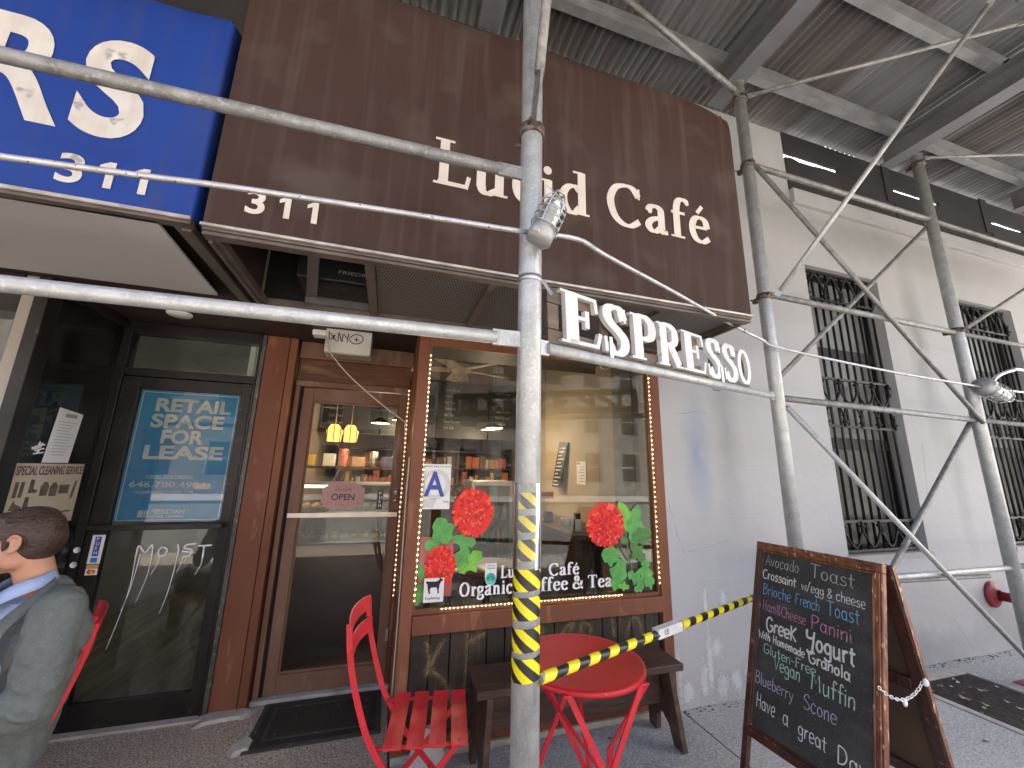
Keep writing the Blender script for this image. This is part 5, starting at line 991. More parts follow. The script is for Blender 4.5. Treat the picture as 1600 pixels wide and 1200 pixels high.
tb = thing('bistro_table', 'round red metal folding bistro table behind the taped pole', 'table', (.915, 1.855, 0))
build('tabletop', MB().lathe([(0, .700), (.275, .700), (.287, .692), (.291, .692), (.293, .70), (.291, .7095), (.281, .7135), (.265, .711), (0, .711)], (.915, 1.855, 0), UZ, 72), redtop, tb)
cx, cyy = .915, 1.855
for s_, yy_ in ((-1, cyy - .235), (1, cyy + .235)):
    for q in (-1, 1):
        off_ = .008 * q
        a = V((cx - .16 * q, yy_ + off_, .690)); b_ = V((cx + .20 * q, yy_ + off_ * 1, .008)); build('leg', MB().beam(a, b_, .007, .024, V((1, 0, 0))).tube(b_, b_ + UZ * .012, .014, n=8), redm, tb)
    build('top_rail', MB().beam((cx - .19, yy_ + .0, .694), (cx + .19, yy_ + .0, .694), .022, .008), redm, tb); build('rivet', MB().tube((cx, yy_ - .018, .385), (cx, yy_ + .018, .385), .009, n=8), zinc, tb)
for q in (-1, 1):
    build('rung', MB().tube((cx + .16 * q, cyy - .23, .115), (cx + .16 * q, cyy + .23, .115), .006, n=8), redm, tb)
    build('brace', MB().beam((cx + .06 * q, cyy - .23, .30), (cx - .10 * q, cyy + .23, .52), .004, .016, V((1, 0, 0))), redm, tb)
build('latch', MB().beam((cx + .20, cyy - .23, .69), (cx + .13, cyy - .03, .36), .006, .02, V((1, 0, 0))).beam((cx + .13, cyy - .03, .36), (cx + .15, cyy + .02, .20), .006, .03, V((1, 0, 0))), redm, tb)

bn = thing('wooden_bench', 'dark brown wooden bench with arched slab legs under the cafe window', 'bench', (1.15, 2.37, 0))
build('seat', MB().box((.525, 2.215, .412), (1.775, 2.50, .452)), benchw, bn, .006); build('apron', MB().box((.62, 2.335, .20), (1.69, 2.36, .408)), benchw, bn, .004)
for x, lean in ((.60, -.03), (1.70, .045)):
    pl = [(2.235, .41), (2.49, .41), (2.515, .004), (2.445, .004), (2.42, .10), (2.365, .15), (2.31, .10), (2.285, .004), (2.205, .004)]
    vs = [V((x + lean * (1 - z / .41) + d_, y, z)) for d_ in (-.0175, .0175) for y, z in pl]; n = len(pl)
    build('leg', MB().add(vs, [tuple(range(n)), tuple(range(2 * n - 1, n - 1, -1))] + [(i, n + i, n + (i + 1) % n, (i + 1) % n) for i in range(n)]), benchw, bn, .004)

mt_ = thing('doormat', 'black rubber doormat with raised border in front of the cafe door', 'doormat', (-.27, 3.1, 0))
MX0, MX1, MY0, MY1 = -.64, .085, 2.84, 3.325
build('mat_border', MB().box((MX0, MY0, .004), (MX1, MY1, .012)), rubber2, mt_, .002); build('mat_field', MB().box((MX0 + .03, MY0 + .03, .0125), (MX1 - .03, MY1 - .03, .015)), rubber, mt_)
build('raised_band', MB().box((MX0 + .075, MY0 + .075, .0155), (MX1 - .075, MY0 + .092, .019)).box((MX0 + .075, MY1 - .092, .0155), (MX1 - .075, MY1 - .075, .019)).box((MX0 + .075, MY0 + .093, .0155), (MX0 + .092, MY1 - .093, .019)).box((MX1 - .092, MY0 + .093, .0155), (MX1 - .075, MY1 - .093, .019)), rubber2, mt_)
rn = random.Random(4); mb = MB()
for i in range(26):
    x, y, r = rn.uniform(MX0 + .1, MX1 - .05), rn.uniform(MY0 + .04, MY1 - .04), rn.uniform(.0012, .0035); mb.ball((x, y, .0155 + r * .4), r, (1, 1.4, .5), 6, 4)
o_ = single('grit', mb, leaf_p, 'pale crumbs scattered on the black doormat', 'litter'); o_['kind'] = 'stuff'
bag = thing('canvas_sack', 'small off white canvas sack on the ground behind the red chair', 'bag', (.31, 2.42, 0)); mb = MB().grid(lambda s, t: (lambda an, w: V((.315 + cos(an) * .085 * w + .01 * sin(an * 3 + t * 5), 2.42 + sin(an) * .055 * w * (1 - .55 * t), .001 + .225 * t + .01 * sin(an * 2) * t)))(2 * pi * s, (1, 1.05, 1.0, .92, .80, .62)[min(int(t * 5 + .01), 5)]), 22, 5)
build('sack', mb, M('off_white_canvas', (.55, .53, .50), (.46, .44, .41), 9, rough=.85, bump=.5, bscale=30), bag)

# ---- sandwich board
sb = thing('sandwich_board', 'tall chalkboard A-frame in a copper worn wooden frame with coloured menu writing', 'sandwich board', (1.85, 1.5, 0))
TL = V((1.94, 1.77, 1.2)); U = V((.0725357, -.99736582, 0)); Vv = V((.2645417, .0192394, .96418231)); Nn = V((-.96164248, -.06993763, .26524039))
def bp(u, v, n=0): return TL + U * u + Vv * v + Nn * n
def obx(mb, u0, u1, v0, v1, n0, n1): return mb.add([bp(u, v, n) for n in (n0, n1) for u, v in ((u0, v0), (u1, v0), (u1, v1), (u0, v1))], [(0, 3, 2, 1), (4, 5, 6, 7), (0, 1, 5, 4), (1, 2, 6, 5), (2, 3, 7, 6), (3, 0, 4, 7)])
build('chalk_panel', obx(MB(), .03, .53, -.835, -.02, -.018, -.010), slate, sb)
build('frame_rail', obx(obx(MB(), .0, .557, -.032, .006, -.028, .0), .03, .527, -.042, -.032, -.018, -.004), copper, sb, .004); build('frame_rail', obx(obx(MB(), .0, .557, -.868, -.830, -.028, -.0005), .03, .527, -.830, -.820, -.018, -.004), darkframe, sb, .004)
build('frame_stile', obx(obx(MB(), .0, .030, -1.245, -.032, -.028, -.001), .030, .040, -.830, -.042, -.018, -.004), darkframe, sb, .004); build('frame_stile', obx(obx(MB(), .527, .557, -1.245, -.032, -.028, -.001), .517, .527, -.830, -.042, -.018, -.004), copper, sb, .004)
build('frame_bead', obx(obx(MB(), .536, .548, -.86, -.034, -.001, .004), .008, .549, -.018, -.006, .0, .005), copper, sb, .002)
V2 = (V((1.975, 1.77, 1.19)) - V((2.20, 1.77, 0))).normalized(); T2 = V((1.985, 1.77, 1.19)); N2 = U.cross(V2).normalized(); N2 = -N2 if N2.x > 0 else N2
def bq(u, v, n=0): return T2 + U * u + V2 * v - N2 * n
def obq(mb, u0, u1, v0, v1, n0, n1): return mb.add([bq(u, v, n) for n in (n0, n1) for u, v in ((u0, v0), (u1, v0), (u1, v1), (u0, v1))], [(0, 1, 2, 3), (7, 6, 5, 4), (0, 4, 5, 1), (1, 5, 6, 2), (2, 6, 7, 3), (3, 7, 4, 0)])
build('rear_frame', obq(obq(obq(obq(obq(MB(), .0, .045, -1.21, 0, 0, .028), .512, .557, -1.21, 0, 0, .028), .045, .512, -.05, 0, 0, .028), .045, .512, -.86, -.81, 0, .028), .045, .512, -.49, -.44, -.004, .01), darkframe, sb, .004)
build('rear_edge', obq(MB(), .5575, .562, -1.2, 0, .004, .024), copper, sb, .001)
build('rear_panel', obq(MB(), .045, .512, -.81, -.05, .012, .018), boardback, sb)
mb = MB(); ca, cb = V((1.835, 1.208, .782)), V((2.075, 1.20, .775)); npts = 18
for i in range(npts):
    t = (i + .5) / npts; p = ca.lerp(cb, t) + UZ * (-.052 * 4 * t * (1 - t)); t2 = t + .01; dd_ = (ca.lerp(cb, t2) + UZ * (-.052 * 4 * t2 * (1 - t2)) - p).normalized(); a, b_, _ = basis(dd_); e = a if i % 2 else b_
    mb.path([p + dd_ * .0095 * cos(q) + e * .0052 * sin(q) for q in [k * pi / 5 for k in range(10)]], .0017, 5, closed=True)
build('chain', mb, chainw, sb); build('chain_knot', MB().ball((1.96, 1.204, .716), .009, (1, .8, 1.6)).ball((2.075, 1.192, .775), .012, (.8, .8, 1.2)), chainw, sb)
ck = {'w': M('chalk_white', (.66, .66, .64), (.5, .5, .49), 150, rough=.9), 'g': M('chalk_grey', (.46, .47, .45), (.28, .28, .27), 150, rough=.9), 'b': M('chalk_blue', (.20, .40, .66), (.12, .25, .42), 150, rough=.9), 'p': M('chalk_pink', (.52, .22, .36), (.3, .13, .2), 150, rough=.9),
      'm': M('chalk_mint', (.42, .60, .50), (.26, .38, .3), 150, rough=.9), 'l': M('chalk_lavender', (.44, .38, .55), (.27, .24, .33), 150, rough=.9)}
for s_, u0, u1, v0, v1, cap, th, c in (('Avocado', .051, .222, -.106, -.108, .054, 3.2, 'g'), ('Toast', .270, .456, -.110, -.118, .062, 3.4, 'g'), ('Crossaint', .040, .212, -.170, -.173, .044, 6.8, 'w'), ('w/egg & cheese', .236, .494, -.176, -.186, .042, 4.4, 'w'),
        ('Brioche', .046, .190, -.244, -.247, .050, 4.4, 'b'), ('French', .208, .318, -.247, -.249, .050, 4.4, 'b'), ('Toast', .345, .474, -.249, -.252, .060, 4.4, 'b'), ('Ham&Cheese', .050, .262, -.318, -.324, .046, 4.2, 'p'), ('Panini', .280, .447, -.326, -.330, .058, 4.2, 'p'),
        ('GreeK', .074, .225, -.404, -.406, .062, 8.5, 'w'), ('Yogurt', .262, .460, -.408, -.410, .072, 8.5, 'w'), ('With Homemade', .041, .262, -.446, -.456, .036, 8.5, 'w'), ('Granola', .276, .442, -.462, -.470, .046, 8.0, 'w'), ('Gluten-Free', .069, .311, -.503, -.508, .042, 4.8, 'm'),
        ('Vegan', .125, .248, -.552, -.555, .056, 4.8, 'm'), ('Muffin', .290, .460, -.560, -.563, .066, 4.8, 'm'), ('Blueberry', .038, .222, -.642, -.644, .050, 4.4, 'l'), ('Scone', .262, .395, -.645, -.646, .056, 4.4, 'l'), ('Have', .051, .145, -.738, -.742, .060, 4.4, 'w'), ('a', .178, .207, -.745, -.745, .062, 4.4, 'w'), ('great', .245, .360, -.750, -.757, .056, 4.6, 'w'), ('Day', .395, .50, -.764, -.768, .060, 4.6, 'w')):
    dirv = (bp(u1, v1) - bp(u0, v0)).normalized(); build('chalk_writing', writing(MB(), s_, HAND, cap, bp(u0, v0, -.0096), dirv, Vv, Nn, thick=th * 1.08, depth=.0005, width=(u1 - u0), jit=1.4), ck[c], sb)

# ---- pavement grating and litter
gtg = thing('pavement_grating', 'rusty steel pavement grating littered with leaves behind the sandwich board', 'grating', (4.33, 1.6, 0))
build('pit', MB().box((3.935, .75, -.30), (4.735, 2.47, -.25)).box((3.935, .75, -.25), (3.955, 2.47, -.06)).box((4.715, .75, -.25), (4.735, 2.47, -.06)), darkin, gtg)
build('kerb_frame', MB().box((3.938, .753, -.06), (3.995, 2.468, .004)).box((4.70, .753, -.06), (4.733, 2.468, .004)).box((3.995, 2.40, -.06), (4.70, 2.468, .004)).box((3.995, .753, -.06), (4.70, .80, .004)), cem, gtg, .003)
gm = M('rusty_grating', (.15, .135, .125), (.10, .08, .07), 20, rough=.6, metal=.4, bump=.4)
for i in range(24): x = 4.008 + i * .0295; build('bar', MB().box((x - .004, .80, -.045), (x + .004, 2.40, -.004)), gm, gtg)
for i in range(4): y = 1.0 + i * .42; build('cross_bar', MB().tube((3.995, y, -.012), (4.70, y, -.012), .004, n=6), gm, gtg)
rn = random.Random(8)
def lf(x, y, z, s_, mat, lab, grp):
    n = 6; pts = []; an = rn.uniform(0, 6.3); c_, sn = cos(an), sin(an)
    for i in range(n + 1): t = i / n; w = sin(pi * t) ** .8 * .32; pts += [((t - .5) * s_, w * s_ * rn.uniform(.7, 1.2), rn.uniform(0, .12) * s_ + .25 * s_ * (2 * t - 1) ** 2)]
    up = pts; dn = [(a, -b, c) for a, b, c in pts]; vs = [V((x + a * c_ - b * sn, y + a * sn + b * c_, z + c)) for a, b, c in up + [(a, 0, c * .4) for a, b, c in up] + dn]
    fs = [(i, i + 1, n + 1 + i + 1, n + 1 + i) for i in range(n)] + [(n + 1 + i, n + 1 + i + 1, 2 * n + 2 + i + 1, 2 * n + 2 + i) for i in range(n)]
    single('dry_leaf', MB().add(vs, fs, True), mat, lab, 'leaf', group=grp)
lf(4.12, 2.14, .003, .085, leaf_b, 'large curled tan leaf on the pavement grating near the sandwich board', 'dry leaves on the grating'); lf(4.16, 2.05, .003, .055, leaf_b, 'curled tan leaf touching the large leaf on the grating', 'dry leaves on the grating')
for i in range(44): lf(rn.uniform(4.0, 4.69), rn.uniform(1.2, 2.38), .002, rn.uniform(.012, .04), rn.choice([leaf_b, leaf_p, leaf_p]), 'small %s scrap among the litter on the pavement grating' % ('leaf' if i % 2 else 'dry leaf'), 'leaf scraps on the grating')
for x, y, l_ in ((.82, 2.40, 'brown leaf by the base of the dark planks under the bench'), (.60, 2.26, 'brown leaf near the left leg of the bench')): lf(x, y, .003, .04, leaf_b, l_, 'leaves under the bench')
mb = MB()
for i in range(420):
    x, y = rn.uniform(2.0, 7.5), W - abs(rn.gauss(0, .035)) - .004; r = rn.uniform(.002, .008); mb.ball((x, y, r * .3), r, (1.5, 1, .5), 5, 3)
o_ = single('wall_foot_dirt', mb, M('dark_grit', (.06, .055, .05), (.2, .18, .15), 40, rough=.9), 'dark grit gathered along the foot of the grey wall', 'dirt'); o_['kind'] = 'stuff'
# ============================================================ INSIDE THE CAFE
def lamp(loc, e, lab, r=.10):
    t = thing('pendant_lamp', lab, 'pendant lamp', loc, group='pendant lamps in the cafe')
    build('shade', MB().lathe([(.012, .07), (.03, .06), (r, .012), (r + .004, 0)], loc, UZ, 24), darkin, t); build('glow', MB().lathe([(0, .004), (r * .96, .004)], loc, UZ, 24), warmlamp, t); build('cord', MB().tube(V(loc) + UZ * .07, (loc[0], loc[1], 2.92), .004, n=6), inkb, t)
    ld = bpy.data.lights.new('bulb', 'POINT'); ld.energy = e * .7; ld.color = (1, .78, .52); ld.shadow_soft_size = .06; lo = bpy.data.objects.new('bulb', ld); COL.objects.link(lo); lo.parent = t; lo.location = (0, 0, -.04)
lamp((1.16, 4.5, 2.03), 7, 'lit amber pendant lamp left of the taped pole, seen through the big window'); lamp((-.12, 4.6, 2.03), 6, 'lit amber pendant lamp seen through the top right of the glass door'); lamp((1.35, 5.6, 2.12), 5, 'lit amber pendant lamp far back above the counter behind the window'); lamp((.1, 5.7, 2.2), 4, 'lit amber pendant lamp far back near the menu boards behind the door')
fn = thing('ceiling_fan', 'cream ceiling fan seen through the top of the cafe window', 'ceiling fan', (.70, 4.3, 2.6)); fm = M('cream_fan', (.52, .44, .32), rough=.5)
build('motor', MB().lathe([(0, -.07), (.06, -.06), (.11, -.02), (.12, .02), (.08, .05), (.02, .06)], (.70, 4.3, 2.66), UZ, 24).tube((.70, 4.3, 2.72), (.70, 4.3, 2.92), .014, n=10), fm, fn)
for i in range(5): an = 2 * pi * i / 5 + .35; e = V((cos(an), sin(an), 0)); build('blade', MB().beam(V((.70, 4.3, 2.65)) + e * .12, V((.70, 4.3, 2.655)) + e * .62, .13, .008, V((0, 0, 1)) + e.cross(UZ) * .18), fm, fn)
for i in range(4): an = pi * i / 2; build('light_cup', MB().lathe([(.02, 0), (.035, -.05), (.03, -.055)], V((.70 + cos(an) * .06, 4.3 + sin(an) * .06, 2.59)), UZ, 12), fm, fn)
mbd = thing('menu_board', 'long black chalk menu boards hung high behind the cafe counter', 'menu board', (.9, 6.15, 2.02))  # made bigger and nearer to stand in for a dark window reflection
for k in range(4):
    xa = -.97 + k * .82; build('panel', MB().box((xa, 6.15, 2.02), (xa + .80, 6.18, 2.9)), idark, mbd)
    for j in range(7): build('writing', writing(MB(), random.choice(['Cold Brew', 'Americano', 'Latte', 'Mocha', 'Hot Tea', 'Sandwich', 'Soup Du Jour'.replace('J', 'j').replace('j', 'i')]), {**HAND, 'q': HAND['a'], 'L': HAND['l'], 'p': HAND['b'], 'k': HAND['K']}, .042, (xa + .1, 6.146, 2.76 - j * .10), UX, UZ, NY, thick=6, depth=.001, jit=1), ck['g'], mbd)
ctr = thing('cafe_counter', 'dark wood service counter along the back of the cafe', 'counter', (.4, 6.1, 0)); build('front', MB().box((-.95, 5.9, .01), (1.7, 6.5, 1.0)), iwood, ctr, .01); build('top', MB().box((-.96, 5.86, 1.0), (1.73, 6.52, 1.04)), iwood, ctr, .005)
# shelving at the back with packets, boxes and navy caps
shf = thing('wall_shelving', 'open shelving with packed goods on the cafe back wall', 'shelf', (1.0, 7.3, 0))
for z in (1.25, 1.55, 1.85): build('shelf_board', MB().box((-.8, 7.2, z), (2.2, 7.55, z + .025)), iwood, shf)
for x in (-.8, .2, 1.2, 2.18): build('upright', MB().box((x, 7.2, 1.0), (x + .02, 7.55, 1.95)), iwood, shf)
NTH = ['first', 'second', 'third', 'fourth', 'fifth', 'sixth', 'seventh', 'eighth', 'ninth', 'tenth', 'eleventh', 'twelfth', 'thirteenth'] + ['%dth' % q for q in range(14, 60)]
rn = random.Random(21); goods = [ired, ibrown, iyel, paperw, inavy, isteel, pastry, iora]; gname = ['red', 'brown', 'yellow', 'white', 'navy', 'silver', 'tan', 'orange']
for z in (1.275, 1.575):
    x = -.75; cnt = 0
    while x < 2.05:
        w, h = rn.uniform(.06, .15), rn.uniform(.1, .24); mt = rn.choice(goods); cnt += 1; box_ = rn.random() < .6
        if not (.18 < x + w and x < .24) and not (1.18 < x + w and x < 1.24):
            single('packet', MB().box((x, 7.24, z + .001), (x + w * .9, 7.36, z + h)) if box_ else MB().tube((x + w * .45, 7.3, z + .001), (x + w * .45, 7.3, z + h), w * .4, n=14), mt, '%s %s on the %s back shelf behind the counter, %s from the left' % (gname[goods.index(mt)], 'box' if box_ else 'tin', 'lower' if z < 1.5 else 'middle', NTH[cnt - 1]), 'packet', group='packed goods on the back shelves', bevel=.004)
        x += w
for i, (x, w, h) in enumerate(((-.1, .3, .16), (.35, .34, .15), (.85, .3, .13), (1.3, .30, .30), (1.66, .30, .32))):
    single('storage_crate', MB().box((x, 7.22, 1.877), (x + w, 7.5, 1.877 + h)).box((x + .04, 7.212, 1.877 + h * .3), (x + w - .04, 7.2195, 1.877 + h * .38)).box((x + .04, 7.212, 1.877 + h * .65), (x + w - .04, 7.2195, 1.877 + h * .72)), inavy, 'navy storage crate on the top back shelf, number %s from the left' % ('one', 'two', 'three', 'four', 'five')[i], 'crate', group='navy crates on the top shelf', bevel=.01)
# glass drinks fridge
fr = thing('drinks_fridge', 'glass fronted drinks fridge with bottles behind the taped pole', 'fridge', (1.25, 4.9, 0)); fx0, fx1, fy = .98, 1.50, 4.75
build('cabinet', MB().box((fx0, fy + .05, .02), (fx0 + .04, fy + .6, 1.42)).box((fx1 - .04, fy + .05, .02), (fx1, fy + .6, 1.42)).box((fx0 + .04, fy + .05, 1.36), (fx1 - .04, fy + .6, 1.42)).box((fx0 + .04, fy + .05, .02), (fx1 - .04, fy + .6, .12)).box((fx0 + .04, fy + .57, .12), (fx1 - .04, fy + .6, 1.36)), isteel, fr, .004)
for z in (.40, .68, .96): build('shelf', MB().box((fx0 + .04, fy + .08, z), (fx1 - .04, fy + .56, z + .012)), isteel, fr)
build('door_glass', MB().box((fx0 + .04, fy + .055, .12), (fx1 - .04, fy + .06, 1.36)), glass, fr)
bc = [ired, M('bottle_blue', (.05, .25, .5), rough=.2), M('bottle_teal', (.05, .35, .33), rough=.2), iyel, inavy, M('bottle_clear', (.5, .5, .5), rough=.2)]
for z in (.12, .412, .692, .972):
    for i in range(6):
        x = fx0 + .09 + i * .07; h = .2; single('bottle', MB().lathe([(0, 0), (.026, 0), (.027, .01), (.027, .11), (.012, .16), (.012, .19), (0, .19)], (x, fy + .14, z + .001), UZ, 14), rn.choice(bc), 'drink bottle in the glass fridge, %s from the left on the %s shelf' % (NTH[i], {.12: 'bottom', .412: 'second lowest', .692: 'second highest', .972: 'top'}[z]), 'bottle', group='bottles in the drinks fridge')
# pastry case seen through the door
pc = thing('pastry_case', 'glass pastry case with a bright strip light behind the cafe door', 'display case', (-.35, 4.35, 0))
build('base', MB().box((-.98, 4.15, .012), (.30, 4.75, .86)), iwood, pc, .006); build('shelf', MB().box((-.96, 4.18, 1.13), (.28, 4.70, 1.142)), isteel, pc); build('tray', MB().box((-.96, 4.18, .861), (.28, 4.70, .875)), isteel, pc); build('glass_front', MB().box((-.98, 4.15, .862), (.30, 4.155, 1.38)), glass, pc); build('top', MB().box((-.98, 4.15, 1.382), (.30, 4.75, 1.40)), isteel, pc)
build('strip_light', MB().box((-.94, 4.19, 1.355), (-.28, 4.215, 1.378)), caseled, pc)
for zz, n_ in ((1.143, 13), (.876, 12)):
    for i in range(n_):
        x = -.90 + i * .092; single('pastry', MB().ball((x, 4.30 + rn.uniform(-.03, .03), zz + .034), .048, (1.0, .8, .70), 12, 8).ball((x + .01, 4.30, zz + .06), .026, (1.2, .8, .7), 10, 6), pastry, 'baked bun in the glass pastry case, %s from the left on the %s tray' % (NTH[i], 'upper' if zz > 1 else 'lower'), 'pastry', group='pastries in the glass case')
for i, x in enumerate((-.50, -.36)):
    t = thing('amber_lantern', 'amber glass lantern hanging behind the door, %s of the pair' % ('left', 'right')[i], 'lantern', (x, 4.0, 1.78)); build('shade', MB().prism([(-.055, 0), (-.065, .10), (-.03, .155), (.03, .155), (.065, .10), (.055, 0)][::-1], (x, 3.96, 1.78), UX, UZ, UY * .08), M('amber_glass', (.75, .28, .05), rough=.3, emit=(1, .40, .08), estr=.55), t, .004)
    build('ribs', MB().box((x - .06, 3.955, 1.775), (x - .052, 3.9595, 1.90)).box((x + .052, 3.955, 1.775), (x + .06, 3.9595, 1.90)).box((x - .004, 3.955, 1.78), (x + .004, 3.9595, 1.93)), ibrown, t); build('chain', MB().tube((x, 4.0, 1.936), (x, 4.0, 2.92), .003, n=6), isteel, t)
single('yellow_box', MB().box((-.95, 4.9, 1.56), (-.79, 5.05, 1.68)), iyel, 'yellow box on the shelf behind the pastry case', 'box', bevel=.01)
bs = single('back_shelf', MB().box((-.98, 4.85, 1.53), (.35, 5.2, 1.555)).box((-.98, 4.85, .01), (-.93, 5.2, 1.53)).box((.30, 4.85, .01), (.35, 5.2, 1.53)), iwood, 'dark shelf unit standing behind the pastry case', 'shelf')
for i, (x, w, h, mt, l_) in enumerate(((-.70, .12, .14, paperw, 'white carton'), (-.55, .10, .20, ired, 'red tin'), (-.40, .14, .11, ibrown, 'brown carton'), (-.22, .10, .18, isteel, 'steel canister'), (-.08, .16, .12, inavy, 'navy bundle'), (.12, .12, .15, ibrown, 'tan carton'))):
    single('container', MB().box((x, 4.9, 1.556), (x + w, 5.05, 1.556 + h)) if i % 2 == 0 else MB().tube((x + w / 2, 4.98, 1.556), (x + w / 2, 4.98, 1.556 + h), w / 2, n=16), mt, l_ + ' on the shelf behind the pastry case', 'container', bevel=.004)
# right hand side: bar, letter board, notices
br_ = thing('window_bar', 'dark wooden bar along the right wall of the cafe', 'bar counter', (1.75, 3.9, 0)); build('top', MB().box((1.50, 3.1, 1.0), (1.795, 4.7, 1.04)).box((1.795, 3.23, 1.0), (1.985, 4.7, 1.04)), iwood, br_, .005); build('leg', MB().box((1.52, 3.12, .012), (1.58, 3.18, .999)), iwood, br_); build('leg', MB().box((1.52, 4.6, .012), (1.58, 4.66, .999)), iwood, br_); build('front_panel', MB().box((1.72, 3.25, .012), (1.76, 4.6, .999)), iwood, br_)
lbd = thing('letter_board', 'black letter board leaning on the right wall inside the cafe', 'letter board', (1.93, 4.3, 1.35)); NX_ = V((-1, 0, 0)); UYn = V((0, -1, 0))
build('board', MB().add([(1.90, 4.52, 1.37), (1.90, 4.30, 1.37), (1.965, 4.20, 1.88), (1.965, 4.44, 1.90), (1.93, 4.52, 1.37), (1.93, 4.30, 1.37), (1.985, 4.20, 1.88), (1.985, 4.44, 1.90)], [(0, 1, 2, 3), (7, 6, 5, 4), (0, 4, 5, 1), (1, 5, 6, 2), (2, 6, 7, 3), (3, 7, 4, 0)]), idark, lbd)
mb = MB()
for j in range(11):
    f = j / 11; p = V((1.898 + .065 * f, 4.50 - .08 * f, 1.40 + .46 * f)); L_ = (.15, .11, .17, .09, .14)[j % 5]; mb.beam(p + UYn * .02, p + UYn * (.02 + L_), .002, .012)
build('letters', mb, paperw, lbd)
for y, z, h, l_ in ((3.90, 1.42, .24, 'paper price list with red header on the cream cafe wall'), (3.45, 1.40, .17, 'small framed paper notice on the cream cafe wall near the window')):
    t = thing('wall_notice', l_, 'notice', (1.98, y, z)); build('sheet', MB().box((1.984, y - .10, z), (1.988, y + .12, z + h)), papery if h < .2 else paperw, t)
    mb = MB()
    for j in range(6): mb.box((1.983, y - .06, z + .03 + j * h / 8), (1.9838, y + .07 - (j % 3) * .02, z + .035 + j * h / 8))
    build('print', mb, inkb, t)
    if h > .2: build('header', MB().box((1.983, y + .04, z + h - .03), (1.9838, y + .11, z + h - .01)), ired, t)
clk = single('wall_clock', MB().lathe([(0, -.02), (.11, -.02), (.12, 0), (.12, .01)], (1.985, 3.38, 1.78), NX_ * -1, 28), idark, 'black round clock on the cream wall, half hidden by the column', 'clock')
st_ = thing('small_orange_sign', 'small orange card sign standing on the bar counter', 'sign', (1.66, 4.15, 1.04)); build('card', MB().box((1.58, 4.14, 1.26), (1.76, 4.145, 1.33)), iora, st_); build('print', btext(MB(), 'Simple Iced', .018, (1.60, 4.139, 1.288), UX, UZ, NY, .001, .004, width=.14), inkb, st_); build('stand', MB().tube((1.67, 4.143, 1.041), (1.67, 4.143, 1.26), .004, n=6).tube((1.67, 4.143, 1.041), (1.67, 4.143, 1.048), .04, n=16), isteel, st_)
for i, (x, y, r, h, mt, l_) in enumerate(((1.73, 3.75, .07, .06, isteel, 'low round steel tin'), (1.62, 3.95, .05, .10, inavy, 'navy cup'), (1.70, 3.45, .035, .14, inkb, 'black bottle'), (1.64, 3.3, .03, .10, paperw, 'white paper cup'))):
    single('bar_item', MB().tube((x, y, 1.041), (x, y, 1.041 + h), r, r * .92, n=20), mt, l_ + ' on the right hand bar counter inside the cafe', 'container', bevel=.003)
rt = thing('round_cafe_table', 'small round dark table just inside the cafe window', 'table', (.80, 3.2, 0)); build('top', MB().lathe([(0, .0), (.28, 0), (.29, .012), (.28, .028), (0, .028)], (.80, 3.2, .80), UZ, 36), iwood, rt); build('pedestal', MB().tube((.80, 3.2, .03), (.80, 3.2, .80), .03, n=12).tube((.80, 3.2, .012), (.80, 3.2, .03), .2, n=24), inkb, rt)
for i, (x, y) in enumerate(((.45, 3.35), (1.25, 3.25))):
    t = thing('cafe_stool', 'dark wooden stool %s the small round table' % ('left of', 'right of')[i], 'stool', (x, y, 0)); build('seat', MB().lathe([(0, 0), (.16, 0), (.17, .015), (.16, .03), (0, .03)], (x, y, .62), UZ, 24), iwood, t)
    for a in range(4): an = a * pi / 2 + .5; build('leg', MB().tube((x + cos(an) * .11, y + sin(an) * .11, .62), (x + cos(an) * .17, y + sin(an) * .17, .012), .014, n=8), iwood, t)

# ============================================================ THE SEATED MAN
def cap(mb, a, b, ra, rb, flat=1., axf=None):
    a = V(a); b = V(b); mb.tube(a, b, ra, rb, n=16); mb.ball(a, ra, n=16, k=10); mb.ball(b, rb, n=16, k=10); return mb
def organic(name, mb, mat, parent, vox=.011, sm=6, tex=0.):
    o = build(name, mb, mat, parent); md = o.modifiers.new('remesh', 'REMESH'); md.mode = 'VOXEL'; md.voxel_size = vox; md.use_smooth_shade = True
    s_ = o.modifiers.new('smooth', 'SMOOTH'); s_.iterations = sm; s_.factor = .6
    if tex:
        tx = bpy.data.textures.new(name, 'CLOUDS'); tx.noise_scale = .045; tx.noise_depth = 2; d_ = o.modifiers.new('folds', 'DISPLACE'); d_.texture = tx; d_.strength = tex; d_.mid_level = .5; d_.texture_coords = 'LOCAL'
    return o
man = thing('person', 'man in grey suit jacket and light blue shirt seated on red chair facing left', 'person', (-1.22, 2.13, 0))
fa = R(46); F_ = V((-cos(fa), -sin(fa), 0)); Lf = V((sin(fa), -cos(fa), 0))          # facing, and his left (towards the street)
skin = M('skin', (.52, .27, .17), (.46, .22, .14), 12, rough=.5, third=(.56, .26, .18), tscale=20)
suit = M('grey_wool_suit', (.135, .150, .142), (.11, .124, .117), 40, rough=.85, bump=.35, bscale=320, third=(.165, .18, .175), tscale=160, tlo=.56)
shirtm = M('light_blue_shirt', (.36, .44, .66), (.31, .39, .60), 20, rough=.75, bump=.2, bscale=200); hairm = M('dark_brown_hair', (.040, .022, .016), (.075, .042, .03), 9, rough=.42, bump=.8, bscale=120, st=(1, 1, 3), bst=(1, .4, 1)); beard = M('stubble', (.16, .085, .06), (.24, .13, .09), 60, rough=.7)
pel = V((-1.30, 2.18, .555)); che = V((-1.245, 2.150, .90)); nk = che + V((0, 0, .165)) + F_ * .062; hd = V((-1.325, 2.105, 1.245))
def P(base, f=0, l=0, z=0): return base + F_ * f + Lf * l + UZ * z
